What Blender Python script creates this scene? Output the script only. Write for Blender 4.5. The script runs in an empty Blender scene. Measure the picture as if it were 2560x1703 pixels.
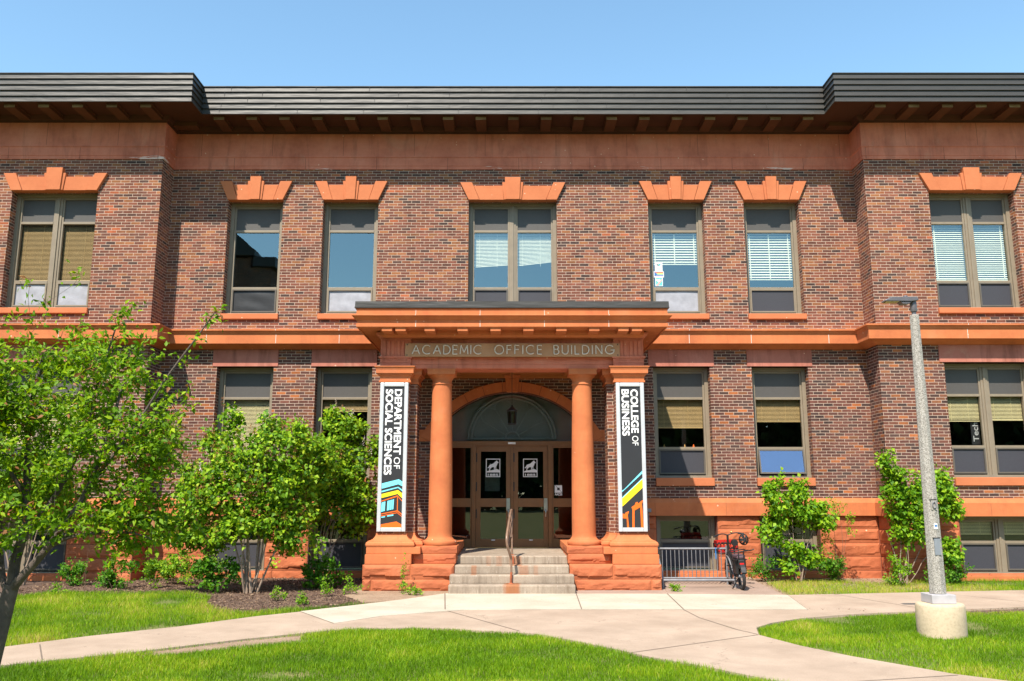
import bpy, math, random
import numpy as np
from mathutils import Vector, Matrix
R=math.radians
random.seed(7); rng=np.random.default_rng(11)
S=bpy.context.scene
C=S.collection
# ------------------------------------------------------------------ camera, sky, sun
cam=bpy.data.cameras.new('camera'); cam.sensor_width=36; cam.lens=30.094; cam.clip_end=2000; cam.clip_start=.05
co=bpy.data.objects.new('camera',cam); C.objects.link(co)
co.location=(0,-19.3,1.74); co.rotation_euler=(R(90+10.3),0,0); S.camera=co
SUN_EL=R(53.0); SUN_AZ=R(22.6)          # azimuth from the facade normal, towards the left
W=bpy.data.worlds.new('World'); S.world=W; W.use_nodes=True
nt=W.node_tree; bg=nt.nodes['Background']; sky=nt.nodes.new('ShaderNodeTexSky')
sky.sky_type='NISHITA'; sky.sun_disc=False; sky.sun_elevation=SUN_EL
sky.sun_rotation=math.pi+SUN_AZ; sky.air_density=1.0; sky.dust_density=.6; sky.ozone_density=.35; sky.altitude=200
wb=nt.nodes.new('ShaderNodeMix'); wb.data_type='RGBA'; wb.blend_type='MULTIPLY'; wb.inputs[0].default_value=1; wb.inputs[7].default_value=(.90,1.08,1.03,1)   # camera white balance: a slightly cyan sky
nt.links.new(sky.outputs[0],wb.inputs[6]); nt.links.new(wb.outputs[2],bg.inputs[0]); bg.inputs[1].default_value=.15
sl=bpy.data.lights.new('sun','SUN'); sl.energy=4.6; sl.angle=R(.5); sl.color=(1,.915,.79)
so=bpy.data.objects.new('sun',sl); C.objects.link(so)
sd=Vector((-math.sin(SUN_AZ)*math.cos(SUN_EL),-math.cos(SUN_AZ)*math.cos(SUN_EL),math.sin(SUN_EL)))
so.rotation_euler=sd.to_track_quat('Z','Y').to_euler(); so.location=(-20,-50,60)
S.view_settings.view_transform='Standard'; S.view_settings.look='None'; S.view_settings.exposure=.95; S.view_settings.gamma=1
S.cycles.max_bounces=8; S.cycles.transparent_max_bounces=16

# ------------------------------------------------------------------ object helpers
def tag(o,label=None,cat=None,group=None,kind=None):
    if label: o['label']=label
    if cat: o['category']=cat
    if group: o['group']=group
    if kind: o['kind']=kind
    return o
def thing(name,label,cat,loc=(0,0,0),rz=0,group=None):
    o=bpy.data.objects.new(name,None); C.objects.link(o); o.location=loc; o.rotation_euler=(0,0,rz); o.empty_display_size=.1
    bpy.context.view_layer.update()
    return tag(o,label,cat,group)
class MB:
    def __init__(s): s.v=[]; s.f=[]; s.m=[]; s.sm=[]
    def face(s,pts,mi=0,sm=False):
        b=len(s.v); s.v+= [tuple(p) for p in pts]; s.f.append(tuple(range(b,b+len(pts)))); s.m.append(mi); s.sm.append(sm)
    def raw(s,vs,fs,mi=0,sm=False):
        b=len(s.v); s.v+=[tuple(p) for p in vs]
        for f in fs: s.f.append(tuple(i+b for i in f)); s.m.append(mi); s.sm.append(sm)
    def box(s,x0,x1,y0,y1,z0,z1,mi=0):
        v=[(x0,y0,z0),(x1,y0,z0),(x1,y1,z0),(x0,y1,z0),(x0,y0,z1),(x1,y0,z1),(x1,y1,z1),(x0,y1,z1)]
        s.raw(v,[(0,3,2,1),(4,5,6,7),(0,1,5,4),(1,2,6,5),(2,3,7,6),(3,0,4,7)],mi)
    def prism(s,poly,y0,y1,mi=0):         # polygon in XZ extruded from y0 (front) to y1
        n=len(poly); v=[(x,y0,z) for x,z in poly]+[(x,y1,z) for x,z in poly]
        ar=sum(poly[i][0]*poly[(i+1)%n][1]-poly[(i+1)%n][0]*poly[i][1] for i in range(n))
        f=[tuple(range(n)),tuple(range(2*n-1,n-1,-1))]
        for i in range(n):
            j=(i+1)%n; f.append((j,i,n+i,n+j))
        if ar<0: f=[tuple(reversed(q)) for q in f]
        s.raw(v,f,mi)
    def prism_z(s,poly,z0,z1,mi=0):
        n=len(poly); v=[(x,y,z0) for x,y in poly]+[(x,y,z1) for x,y in poly]
        ar=sum(poly[i][0]*poly[(i+1)%n][1]-poly[(i+1)%n][0]*poly[i][1] for i in range(n))
        f=[tuple(range(n-1,-1,-1)),tuple(range(n,2*n))]
        for i in range(n):
            j=(i+1)%n; f.append((i,j,n+j,n+i))
        if ar<0: f=[tuple(reversed(q)) for q in f]
        s.raw(v,f,mi)
    def lathe(s,prof,cx,cy,n=32,mi=0,sm=True):
        v=[];f=[]
        for r,z in prof:
            for k in range(n):
                a=2*math.pi*k/n; v.append((cx+r*math.cos(a),cy+r*math.sin(a),z))
        for i in range(len(prof)-1):
            for k in range(n):
                k2=(k+1)%n; f.append((i*n+k,i*n+k2,(i+1)*n+k2,(i+1)*n+k))
        s.raw(v,f,mi,sm)
        for i,flip in ((0,True),(len(prof)-1,False)):
            if prof[i][0]>1e-5:
                ring=[v[i*n+k] for k in range(n)]
                s.face(ring[::-1] if flip else ring,mi)
    def tube(s,pts,r,n=8,mi=0,sm=True,cap=True):
        pts=[Vector(p) for p in pts]; m=len(pts)
        rs=r if isinstance(r,(list,tuple)) else [r]*m
        v=[];f=[]; up=None
        for i,p in enumerate(pts):
            d=(pts[min(i+1,m-1)]-pts[max(i-1,0)])
            if d.length<1e-9: d=Vector((0,0,1))
            d.normalize()
            if up is None:
                up=d.orthogonal().normalized()
            else:
                up=(up-d*up.dot(d))
                up=up.normalized() if up.length>1e-6 else d.orthogonal().normalized()
            w=d.cross(up)
            for k in range(n):
                a=2*math.pi*k/n; v.append(p+(up*math.cos(a)+w*math.sin(a))*rs[i])
        for i in range(m-1):
            for k in range(n):
                k2=(k+1)%n; f.append((i*n+k,i*n+k2,(i+1)*n+k2,(i+1)*n+k))
        s.raw(v,f,mi,sm)
        if cap and n>=3:
            s.face([v[k] for k in range(n)][::-1],mi); s.face([v[(m-1)*n+k] for k in range(n)],mi)
    def sweep(s,prof,path,mi=0,closed=False):   # prof [(outward d, z)], path XY with outside on its right
        P=[Vector(p) for p in path]; m=len(P); N=[]
        for i in range(m-1):
            d=(P[i+1]-P[i]).normalized(); N.append(Vector((d.y,-d.x)))
        v=[]
        for i in range(m):
            if i==0: o=N[0]
            elif i==m-1: o=N[-1]
            else: o=(N[i-1]+N[i])/(1+N[i-1].dot(N[i]))
            for d,z in prof: v.append((P[i].x+o.x*d,P[i].y+o.y*d,z))
        k=len(prof); f=[]
        for i in range(m-1):
            for j in range(k-1):
                f.append((i*k+j,(i+1)*k+j,(i+1)*k+j+1,i*k+j+1))
        s.raw(v,f,mi)
        s.face([v[j] for j in range(k)],mi); s.face([v[(m-1)*k+j] for j in range(k)][::-1],mi)
    def build(s,name,mats,parent=None,bevel=0,loc=None):
        me=bpy.data.meshes.new(name); me.from_pydata([tuple(p) for p in s.v],[],s.f)
        if not isinstance(mats,(list,tuple)): mats=[mats]
        for m in mats: me.materials.append(m)
        me.polygons.foreach_set('material_index',s.m); me.polygons.foreach_set('use_smooth',s.sm)
        me.update()
        boxuv(me)
        o=bpy.data.objects.new(name,me); C.objects.link(o)
        if parent is not None:
            o.parent=parent; o.matrix_parent_inverse=parent.matrix_world.inverted()
        if bevel:
            b=o.modifiers.new('bevel','BEVEL'); b.width=bevel; b.segments=2; b.limit_method='ANGLE'; b.angle_limit=R(35)
        return o
def boxuv(me):
    uv=me.uv_layers.new(name='UVMap'); n=len(me.loops)
    vi=np.empty(n,dtype=np.int32); me.loops.foreach_get('vertex_index',vi)
    co=np.empty(len(me.vertices)*3,dtype=np.float32); me.vertices.foreach_get('co',co); co=co.reshape(-1,3)
    pn=np.empty(len(me.polygons)*3,dtype=np.float32); me.polygons.foreach_get('normal',pn); pn=np.abs(pn.reshape(-1,3))
    lt=np.empty(len(me.polygons),dtype=np.int32); me.polygons.foreach_get('loop_total',lt)
    nn=np.repeat(pn,lt,axis=0); p=co[vi]
    ax=np.where(nn[:,2]>.75,2,np.where(nn[:,0]>nn[:,1],0,1))
    u=np.where(ax==0,p[:,1]+.107,p[:,0]); v=np.where(ax==2,p[:,1],p[:,2])
    uv.data.foreach_set('uv',np.stack([u,v],1).astype(np.float32).ravel())

# ------------------------------------------------------------------ materials
def mat(name): 
    m=bpy.data.materials.new(name); m.use_nodes=True; t=m.node_tree
    return m,t,t.nodes['Principled BSDF']
def N(t,ty,**k):
    n=t.nodes.new(ty)
    for a,b in k.items():
        if a.startswith('i_'):
            key=a[2:]; key=int(key) if key.isdigit() else key
            n.inputs[key].default_value=b
        else: setattr(n,a,b)
    return n
def L(t,a,b): t.links.new(a,b)
def ramp(t,fac,stops):
    r=N(t,'ShaderNodeValToRGB'); e=r.color_ramp.elements
    while len(e)<len(stops): e.new(.5)
    for i,(p,c) in enumerate(stops): e[i].position=p; e[i].color=(*c,1) if len(c)==3 else c
    if fac is not None: L(t,fac,r.inputs[0])
    return r
def noise(t,scale,detail=4,rough=.55,vec=None,dist=0):
    n=N(t,'ShaderNodeTexNoise'); n.inputs['Scale'].default_value=scale; n.inputs['Detail'].default_value=detail
    n.inputs['Roughness'].default_value=rough; n.inputs['Distortion'].default_value=dist
    if vec is not None: L(t,vec,n.inputs['Vector'])
    return n
def mixc(t,f,a,b,bt='MIX'):
    m=N(t,'ShaderNodeMix',data_type='RGBA',blend_type=bt)
    for s,i in ((f,0),(a,6),(b,7)):
        if hasattr(s,'links'): L(t,s,m.inputs[i])
        elif isinstance(s,(int,float)): m.inputs[i].default_value=s
        else: m.inputs[i].default_value=(*s,1)
    return m.outputs[2]
def mth(t,op,a,b=0.,c=0.):
    m=N(t,'ShaderNodeMath',operation=op)
    for i,s in enumerate((a,b,c)):
        if hasattr(s,'links'): L(t,s,m.inputs[i])
        else: m.inputs[i].default_value=s
    return m.outputs[0]
def bump(t,p,h,strength=.3,dist=.01):
    b=N(t,'ShaderNodeBump'); b.inputs['Strength'].default_value=strength; b.inputs['Distance'].default_value=dist
    L(t,h,b.inputs['Height']); L(t,b.outputs[0],p.inputs['Normal'])
def simple(name,col,rough=.5,metal=0,var=.12,scale=6,bmp=0,spec=None):
    m,t,p=mat(name); tc=N(t,'ShaderNodeTexCoord'); n=noise(t,scale,5,vec=tc.outputs['Object'])
    r=ramp(t,n.outputs[0],[(.3,tuple(c*(1-var) for c in col)),(.7,tuple(min(1,c*(1+var)) for c in col))])
    L(t,r.outputs[0],p.inputs['Base Color']); p.inputs['Roughness'].default_value=rough; p.inputs['Metallic'].default_value=metal
    if spec is not None: p.inputs['Specular IOR Level'].default_value=spec
    if bmp: bump(t,p,noise(t,scale*6,3,vec=tc.outputs['Object']).outputs[0],bmp,.01)
    return m
def stone(name,c1,c2,c3,specks=True,flake=False,rough=.85,bm=.25,streak=0.):
    m,t,p=mat(name); tc=N(t,'ShaderNodeTexCoord'); ob=tc.outputs['Object']
    n1=noise(t,1.3,6,.6,ob); n2=noise(t,9,6,.65,ob)
    mp=N(t,'ShaderNodeMapping'); mp.inputs['Scale'].default_value=(.7,.7,9); L(t,ob,mp.inputs[0]); n3=noise(t,1.6,4,.6,mp.outputs[0])   # bedding layers
    r=ramp(t,n1.outputs[0],[(.32,c1),(.52,c2),(.72,c3)])
    col=mixc(t,mth(t,'MULTIPLY',n3.outputs[0],.45),r.outputs[0],tuple(c*.72 for c in c2))
    col=mixc(t,mth(t,'MULTIPLY',n2.outputs[0],.35),col,tuple(min(1,c*1.25) for c in c3))
    if streak:      # weather stains and pale washed patches
        n5=noise(t,.9,6,.7,ob,1.2); f=ramp(t,n5.outputs[0],[(.56,(0,0,0)),(.72,(1,1,1))])
        col=mixc(t,mth(t,'MULTIPLY',f.outputs[0],.42*streak),col,(.50,.29,.21))
        mq=N(t,'ShaderNodeMapping'); mq.inputs['Scale'].default_value=(3.2,3.2,.5); L(t,ob,mq.inputs[0]); n6=noise(t,1.2,6,.7,mq.outputs[0],.6); f2=ramp(t,n6.outputs[0],[(.50,(0,0,0)),(.70,(1,1,1))])
        col=mixc(t,mth(t,'MULTIPLY',f2.outputs[0],.6*streak),col,(.13,.045,.03))
    if flake:
        zz=N(t,'ShaderNodeSeparateXYZ'); L(t,ob,zz.inputs[0]); mf=N(t,'ShaderNodeMapping'); mf.inputs['Scale'].default_value=(.55,.55,4); L(t,ob,mf.inputs[0])
        ff=ramp(t,noise(t,1.3,7,.62,mf.outputs[0]).outputs[0],[(.60,(0,0,0)),(.63,(1,1,1))]); col=mixc(t,mth(t,'MULTIPLY',mth(t,'MULTIPLY',ff.outputs[0],mth(t,'MULTIPLY',mth(t,'GREATER_THAN',zz.outputs[2],9.3),mth(t,'LESS_THAN',zz.outputs[2],9.455))),.75),col,(.72,.60,.54))
    if specks:
        v=N(t,'ShaderNodeTexVoronoi'); v.inputs['Scale'].default_value=5.5; L(t,ob,v.inputs['Vector'])
        sp=N(t,'ShaderNodeSeparateColor'); L(t,v.outputs['Color'],sp.inputs[0])
        f=mth(t,'MULTIPLY',mth(t,'LESS_THAN',v.outputs['Distance'],mth(t,'MULTIPLY',sp.outputs[0],.11)),mth(t,'GREATER_THAN',sp.outputs[1],.45))
        col=mixc(t,mth(t,'MULTIPLY',f,.7),col,(.75,.5,.36))
    L(t,col,p.inputs['Base Color']); p.inputs['Roughness'].default_value=rough; p.inputs['Specular IOR Level'].default_value=.25
    hb=mth(t,'ADD',n2.outputs[0],mth(t,'MULTIPLY',noise(t,45,4,.6,ob).outputs[0],.5)); bump(t,p,hb,bm,.012)
    return m
M={}
M['stone']=stone('red_sandstone',(.36,.098,.038),(.49,.145,.053),(.55,.185,.072),streak=.3)
M['frieze']=stone('weathered_sandstone',(.36,.092,.052),(.54,.160,.095),(.62,.23,.15),streak=.6,flake=True)
M['pink']=stone('pink_lintel_stone',(.31,.095,.066),(.40,.140,.100),(.46,.185,.14),streak=1)
M['keystone']=stone('orange_lintel_stone',(.41,.120,.050),(.47,.148,.062),(.51,.17,.075))
M['rock']=stone('rock_faced_sandstone',(.29,.074,.032),(.40,.113,.046),(.47,.155,.072),bm=.6)
M['joint']=simple('stone_joint',(.14,.045,.028),.95); M['caulk']=simple('pale_caulk',(.62,.52,.46),.9)
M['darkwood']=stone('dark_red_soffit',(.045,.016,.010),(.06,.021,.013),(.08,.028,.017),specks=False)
M['ceiling']=stone('portico_ceiling',(.30,.10,.03),(.36,.13,.04),(.40,.16,.05),specks=False)
def brickmat(name,stops,header=False,warm=0):
    m,t,p=mat(name); uvn=N(t,'ShaderNodeUVMap'); sep=N(t,'ShaderNodeSeparateXYZ')
    nz=noise(t,2.2,2,.5,uvn.outputs[0]); 
    L(t,uvn.outputs[0],sep.inputs[0])
    nzb=noise(t,13,2,.5,uvn.outputs[0])
    bw,bh,mo=.2135,.0667,.0045
    vv=mth(t,'ADD',sep.outputs[1],mth(t,'MULTIPLY',mth(t,'SUBTRACT',nz.outputs[0],.5),.012))
    vv=mth(t,'ADD',vv,mth(t,'MULTIPLY',mth(t,'SUBTRACT',nzb.outputs[0],.5),.007))
    row=mth(t,'FLOOR',mth(t,'DIVIDE',vv,bh))
    wn=N(t,'ShaderNodeTexWhiteNoise',noise_dimensions='1D'); L(t,row,wn.inputs['W'])
    off=mth(t,'ADD',mth(t,'MULTIPLY',mth(t,'MODULO',row,2.),.5),mth(t,'MULTIPLY',wn.outputs[0],.16))
    uu=mth(t,'ADD',mth(t,'DIVIDE',mth(t,'ADD',sep.outputs[0],mth(t,'MULTIPLY',mth(t,'SUBTRACT',nzb.outputs[0],.5),.006)),bw),off)
    colm=mth(t,'FLOOR',uu)
    cv=N(t,'ShaderNodeCombineXYZ'); L(t,colm,cv.inputs[0]); L(t,row,cv.inputs[1])
    w2=N(t,'ShaderNodeTexWhiteNoise',noise_dimensions='2D'); L(t,cv.outputs[0],w2.inputs['Vector'])
    cvb=N(t,'ShaderNodeVectorMath',operation='ADD'); L(t,cv.outputs[0],cvb.inputs[0]); cvb.inputs[1].default_value=(37.3,11.7,0)
    w3=N(t,'ShaderNodeTexWhiteNoise',noise_dimensions='2D'); L(t,cvb.outputs[0],w3.inputs['Vector'])
    # big drifting areas of browner or more orange brick
    nd=noise(t,.42,3,.6,uvn.outputs[0]); fac=mth(t,'ADD',w2.outputs[0],mth(t,'MULTIPLY',mth(t,'SUBTRACT',nd.outputs[0],.5),.55))
    fac=mth(t,'MINIMUM',mth(t,'MAXIMUM',fac,0.),1.)
    r=ramp(t,fac,stops); r.color_ramp.interpolation='LINEAR'
    # face mottling: burnt ends and streaks of the kiln
    mp=N(t,'ShaderNodeMapping'); mp.inputs['Scale'].default_value=(16,30,1); L(t,uvn.outputs[0],mp.inputs[0]); nm=noise(t,1,4,.65,mp.outputs[0])
    mot=ramp(t,nm.outputs[0],[(.3,(.62,.6,.62)),(.5,(1,1,1)),(.75,(1.22,1.15,1.0))])
    c=mixc(t,.75,mixc(t,1.,r.outputs[0],(.96,.83,.80),'MULTIPLY'),mot.outputs[0],'MULTIPLY')
    mw=N(t,'ShaderNodeMapping'); mw.inputs['Scale'].default_value=(1.5,.32,1); L(t,uvn.outputs[0],mw.inputs[0]); nw=noise(t,1.1,6,.68,mw.outputs[0],.5)
    c=mixc(t,1.,c,ramp(t,nw.outputs[0],[(.30,(.66,.63,.62)),(.48,(.98,.98,.98)),(.72,(1.12,1.10,1.06))]).outputs[0],'MULTIPLY')
    hsv=N(t,'ShaderNodeHueSaturation'); L(t,c,hsv.inputs['Color']); L(t,mth(t,'ADD',mth(t,'MULTIPLY',w3.outputs[0],.4),.8),hsv.inputs['Value'])
    fu=mth(t,'FRACT',uu); fv=mth(t,'FRACT',mth(t,'DIVIDE',vv,bh))
    du=mth(t,'MULTIPLY',mth(t,'MINIMUM',fu,mth(t,'SUBTRACT',1.,fu)),bw); dv=mth(t,'MULTIPLY',mth(t,'MINIMUM',fv,mth(t,'SUBTRACT',1.,fv)),bh)
    d=mth(t,'MINIMUM',du,dv); ms=N(t,'ShaderNodeMapRange',interpolation_type='SMOOTHSTEP'); L(t,d,ms.inputs[0])
    ms.inputs[1].default_value=mo-.0012; ms.inputs[2].default_value=mo+.0014; ms.inputs[3].default_value=1; ms.inputs[4].default_value=0
    mn=ramp(t,noise(t,3,4,.6,uvn.outputs[0]).outputs[0],[(.3,(.41,.30,.235)),(.7,(.53,.405,.32))])
    L(t,mixc(t,ms.outputs[0],hsv.outputs[0],mn.outputs[0]),p.inputs['Base Color'])
    p.inputs['Roughness'].default_value=.88; p.inputs['Specular IOR Level'].default_value=.2
    h=mth(t,'SUBTRACT',mth(t,'MULTIPLY',nm.outputs[0],.3),mth(t,'MULTIPLY',ms.outputs[0],.8)); bump(t,p,h,.5,.006)
    return m
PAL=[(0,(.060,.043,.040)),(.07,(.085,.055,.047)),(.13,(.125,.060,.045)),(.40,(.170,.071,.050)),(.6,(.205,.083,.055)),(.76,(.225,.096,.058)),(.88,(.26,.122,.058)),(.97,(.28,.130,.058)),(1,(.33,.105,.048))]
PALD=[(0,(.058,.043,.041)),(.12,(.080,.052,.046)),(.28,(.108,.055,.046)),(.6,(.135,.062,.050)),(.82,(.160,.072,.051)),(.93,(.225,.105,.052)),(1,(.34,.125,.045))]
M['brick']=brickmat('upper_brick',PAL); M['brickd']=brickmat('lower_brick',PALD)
M['taupe']=simple('taupe_window_frame',(.215,.172,.122),.5,0,.08)
M['sashdark']=simple('dark_taupe_sash',(.10,.085,.068),.5,0,.08); M['panel']=simple('grey_transom_panel',(.066,.060,.056),.6,0,.05,20)
M['screen']=simple('insect_screen',(.036,.036,.046),.7,0,.08,30)
M['foil']=simple('silvery_lining',(.31,.31,.345),.45,0,.12,7,.3)
M['blackcloth']=simple('black_cloth',(.018,.018,.02),.45,0,.3,5,.2)
M['bronze']=simple('brown_aluminium_frame',(.20,.085,.026),.42,.05,.1)
M['metalgrey']=simple('grey_metal_siding',(.040,.037,.034),.5,0,.06,2,0,.4)
t_=M['metalgrey'].node_tree; tc_=N(t_,'ShaderNodeTexCoord'); mp_=N(t_,'ShaderNodeMapping'); mp_.inputs['Scale'].default_value=(.9,.9,5); L(t_,tc_.outputs['Object'],mp_.inputs[0]); bump(t_,t_.nodes['Principled BSDF'],noise(t_,1.3,3,.5,mp_.outputs[0]).outputs[0],.35,.05)
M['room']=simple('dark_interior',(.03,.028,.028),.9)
M['roof']=simple('dark_roofing',(.09,.085,.08),.9)
M['black']=simple('black_paint',(.014,.014,.015),.45); M['rubber']=simple('black_rubber',(.02,.02,.02),.8)
M['white']=simple('white_paint',(.78,.78,.78),.6,0,.03); M['alum']=simple('brushed_aluminium',(.52,.53,.55),.45,.25,.05,4)
M['steel']=simple('galvanised_steel',(.22,.22,.235),.5,.35,.2,9)
M['chrome']=simple('worn_chrome',(.5,.5,.5),.28,.9)
M['railpaint']=simple('brown_rail_paint',(.21,.13,.09),.4,.1,.25,9)
M['rust']=simple('rusty_iron',(.30,.08,.03),.8,0,.4,20,.3)
M['bannerblack']=simple('banner_black',(.018,.018,.021),.5,0,.05); M['cyan']=simple('banner_cyan',(.18,.68,.80),.5,0,.02)
M['yellow']=simple('banner_yellow',(.85,.62,.01),.5,0,.02); M['orange']=simple('banner_orange',(.80,.13,.005),.5,0,.02)
M['signwood']=stone('aged_bronze_plate',(.36,.18,.09),(.44,.23,.12),(.50,.29,.16),specks=False,rough=.6)
M['letter']=simple('pewter_letter',(.66,.58,.50),.5,.0,.1)
M['red']=simple('red_plastic',(.42,.014,.010),.4); M['redlight']=simple('red_reflector',(.5,.01,.01),.2)
M['seat']=simple('mauve_vinyl',(.10,.06,.075),.5); M['brass']=simple('brass',(.55,.33,.12),.35,.8)
M['blueg']=simple('blue_sticker',(.03,.16,.42),.5); M['grey']=simple('grey_plastic',(.20,.22,.25),.5)
M['blindw']=simple('white_blind',(.74,.70,.58),.6,0,.04); M['blindt']=simple('tan_blind',(.46,.32,.15),.6,0,.06); M['blindg']=simple('cream_blind',(.60,.53,.30),.6,0,.06)
M['bark']=simple('grey_bark',(.085,.065,.055),.9,0,.35,14,.5); M['twig']=simple('brown_twig',(.16,.10,.065),.9,0,.3,20)
M['palestem']=simple('pale_stem',(.26,.19,.14),.9,0,.3,15,.4)
M['pinkart']=simple('pastel_pink',(.75,.35,.33),.6); M['teal']=simple('poster_teal',(.10,.45,.45),.6)
M['ledlens']=simple('yellow_led_lens',(.50,.40,.16),.3); M['lampgrey']=simple('lamp_housing_grey',(.13,.12,.13),.45,.3)
def concrete(name,c1,c2,grain=60,bm=.2,rust=False,stain=None):
    c1=tuple(c*.90 for c in c1); c2=tuple(c*1.03 for c in c2)
    m,t,p=mat(name); tc=N(t,'ShaderNodeTexCoord'); ob=tc.outputs['Object']
    n1=noise(t,1.1,6,.65,ob); n2=noise(t,grain,4,.7,ob); r=ramp(t,n1.outputs[0],[(.3,c1),(.7,c2)])
    col=mixc(t,.5,r.outputs[0],ramp(t,n2.outputs[0],[(.3,(.62,.6,.58)),(.55,(1,1,1))]).outputs[0],'MULTIPLY')
    if not stain:
        f=ramp(t,noise(t,.55,7,.72,ob,.8).outputs[0],[(.52,(0,0,0)),(.66,(1,1,1))]); col=mixc(t,mth(t,'MULTIPLY',f.outputs[0],.22),col,tuple(c*.62 for c in c1))
        v=N(t,'ShaderNodeTexVoronoi'); v.inputs['Scale'].default_value=2.3; L(t,ob,v.inputs['Vector']); f=mth(t,'LESS_THAN',v.outputs['Distance'],.045); col=mixc(t,mth(t,'MULTIPLY',f,.55),col,tuple(c*.45 for c in c1))
        v=N(t,'ShaderNodeTexVoronoi',feature='DISTANCE_TO_EDGE'); v.inputs['Scale'].default_value=.33; nv=noise(t,1.5,5,.7,ob); ad=N(t,'ShaderNodeVectorMath',operation='ADD'); L(t,ob,ad.inputs[0]); L(t,nv.outputs['Color'],ad.inputs[1]); L(t,ad.outputs[0],v.inputs['Vector'])
        f=mth(t,'MULTIPLY',mth(t,'LESS_THAN',v.outputs['Distance'],.0022),mth(t,'GREATER_THAN',n1.outputs[0],.52)); col=mixc(t,mth(t,'MULTIPLY',f,.55),col,tuple(c*.4 for c in c1))
    if stain:
        mp=N(t,'ShaderNodeMapping'); mp.inputs['Scale'].default_value=(7,7,.8); L(t,ob,mp.inputs[0])
        f=ramp(t,noise(t,1.5,6,.7,mp.outputs[0]).outputs[0],[(.48,(0,0,0)),(.68,(1,1,1))]); col=mixc(t,mth(t,'MULTIPLY',f.outputs[0],.55),col,stain)
        f=ramp(t,noise(t,5,5,.7,mp.outputs[0]).outputs[0],[(.60,(0,0,0)),(.68,(1,1,1))]); col=mixc(t,mth(t,'MULTIPLY',f.outputs[0],.4),col,(.62,.55,.48))
    if rust:      # rust bled from the handrail foot
        sp=N(t,'ShaderNodeSeparateXYZ'); L(t,ob,sp.inputs[0])
        mr=N(t,'ShaderNodeMapping'); mr.inputs['Scale'].default_value=(1,1,.35); L(t,ob,mr.inputs[0]); nn=noise(t,11,6,.75,mr.outputs[0])
        for cx,w,z0,z1,a in ((.0,.20,-.1,.158,.95),(.07,.15,.44,.60,.7),(-.72,.07,.30,.45,.6),(.22,.13,.30,.45,.55),(.45,.06,.3,.45,.4),(-.25,.08,.44,.6,.35),(-.45,.06,.44,.6,.3)):
            fx=mth(t,'MAXIMUM',mth(t,'SUBTRACT',1.,mth(t,'DIVIDE',mth(t,'ABSOLUTE',mth(t,'SUBTRACT',sp.outputs[0],cx)),w)),0.)
            fz=mth(t,'MULTIPLY',mth(t,'GREATER_THAN',sp.outputs[2],z0),mth(t,'LESS_THAN',sp.outputs[2],z1))
            g_=mth(t,'MAXIMUM',mth(t,'SUBTRACT',mth(t,'ADD',fx,nn.outputs[0]),.62),0.)
            f=mth(t,'MINIMUM',mth(t,'MULTIPLY',mth(t,'MULTIPLY',g_,fz),2.2*a),.8*a)
            col=mixc(t,f,col,mixc(t,nn.outputs[0],(.40,.12,.02),(.20,.065,.025)))
    L(t,col,p.inputs['Base Color']); p.inputs['Roughness'].default_value=.9; p.inputs['Specular IOR Level'].default_value=.2
    bump(t,p,n2.outputs[0],bm,.006); return m
M['conc']=concrete('old_pinkish_concrete',(.35,.262,.197),(.425,.325,.250)); M['concw']=concrete('new_pale_concrete',(.43,.37,.29),(.50,.44,.355))
M['concpad']=concrete('rough_pad_concrete',(.29,.205,.16),(.36,.26,.21),45,.4)
M['stepc']=concrete('stained_step_concrete',(.25,.20,.155),(.37,.30,.235),50,.4,True,(.13,.09,.06))
M['aggr']=concrete('exposed_aggregate',(.30,.28,.25),(.42,.39,.36),85,.6); M['basec']=concrete('cream_concrete',(.48,.38,.26),(.55,.44,.31),30,.15)
def speckpole():
    m,t,p=mat('speckled_aggregate_pole'); tc=N(t,'ShaderNodeTexCoord'); v=N(t,'ShaderNodeTexVoronoi'); v.inputs['Scale'].default_value=130; L(t,tc.outputs['Object'],v.inputs['Vector'])
    sp=N(t,'ShaderNodeSeparateColor'); L(t,v.outputs['Color'],sp.inputs[0])
    r=ramp(t,sp.outputs[0],[(0,(.13,.115,.10)),(.3,(.24,.22,.195)),(.6,(.33,.305,.275)),(1,(.46,.43,.39))])
    L(t,r.outputs[0],p.inputs['Base Color']); p.inputs['Roughness'].default_value=.9; bump(t,p,v.outputs['Distance'],.5,.006); return m
M['pole']=speckpole()
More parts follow.
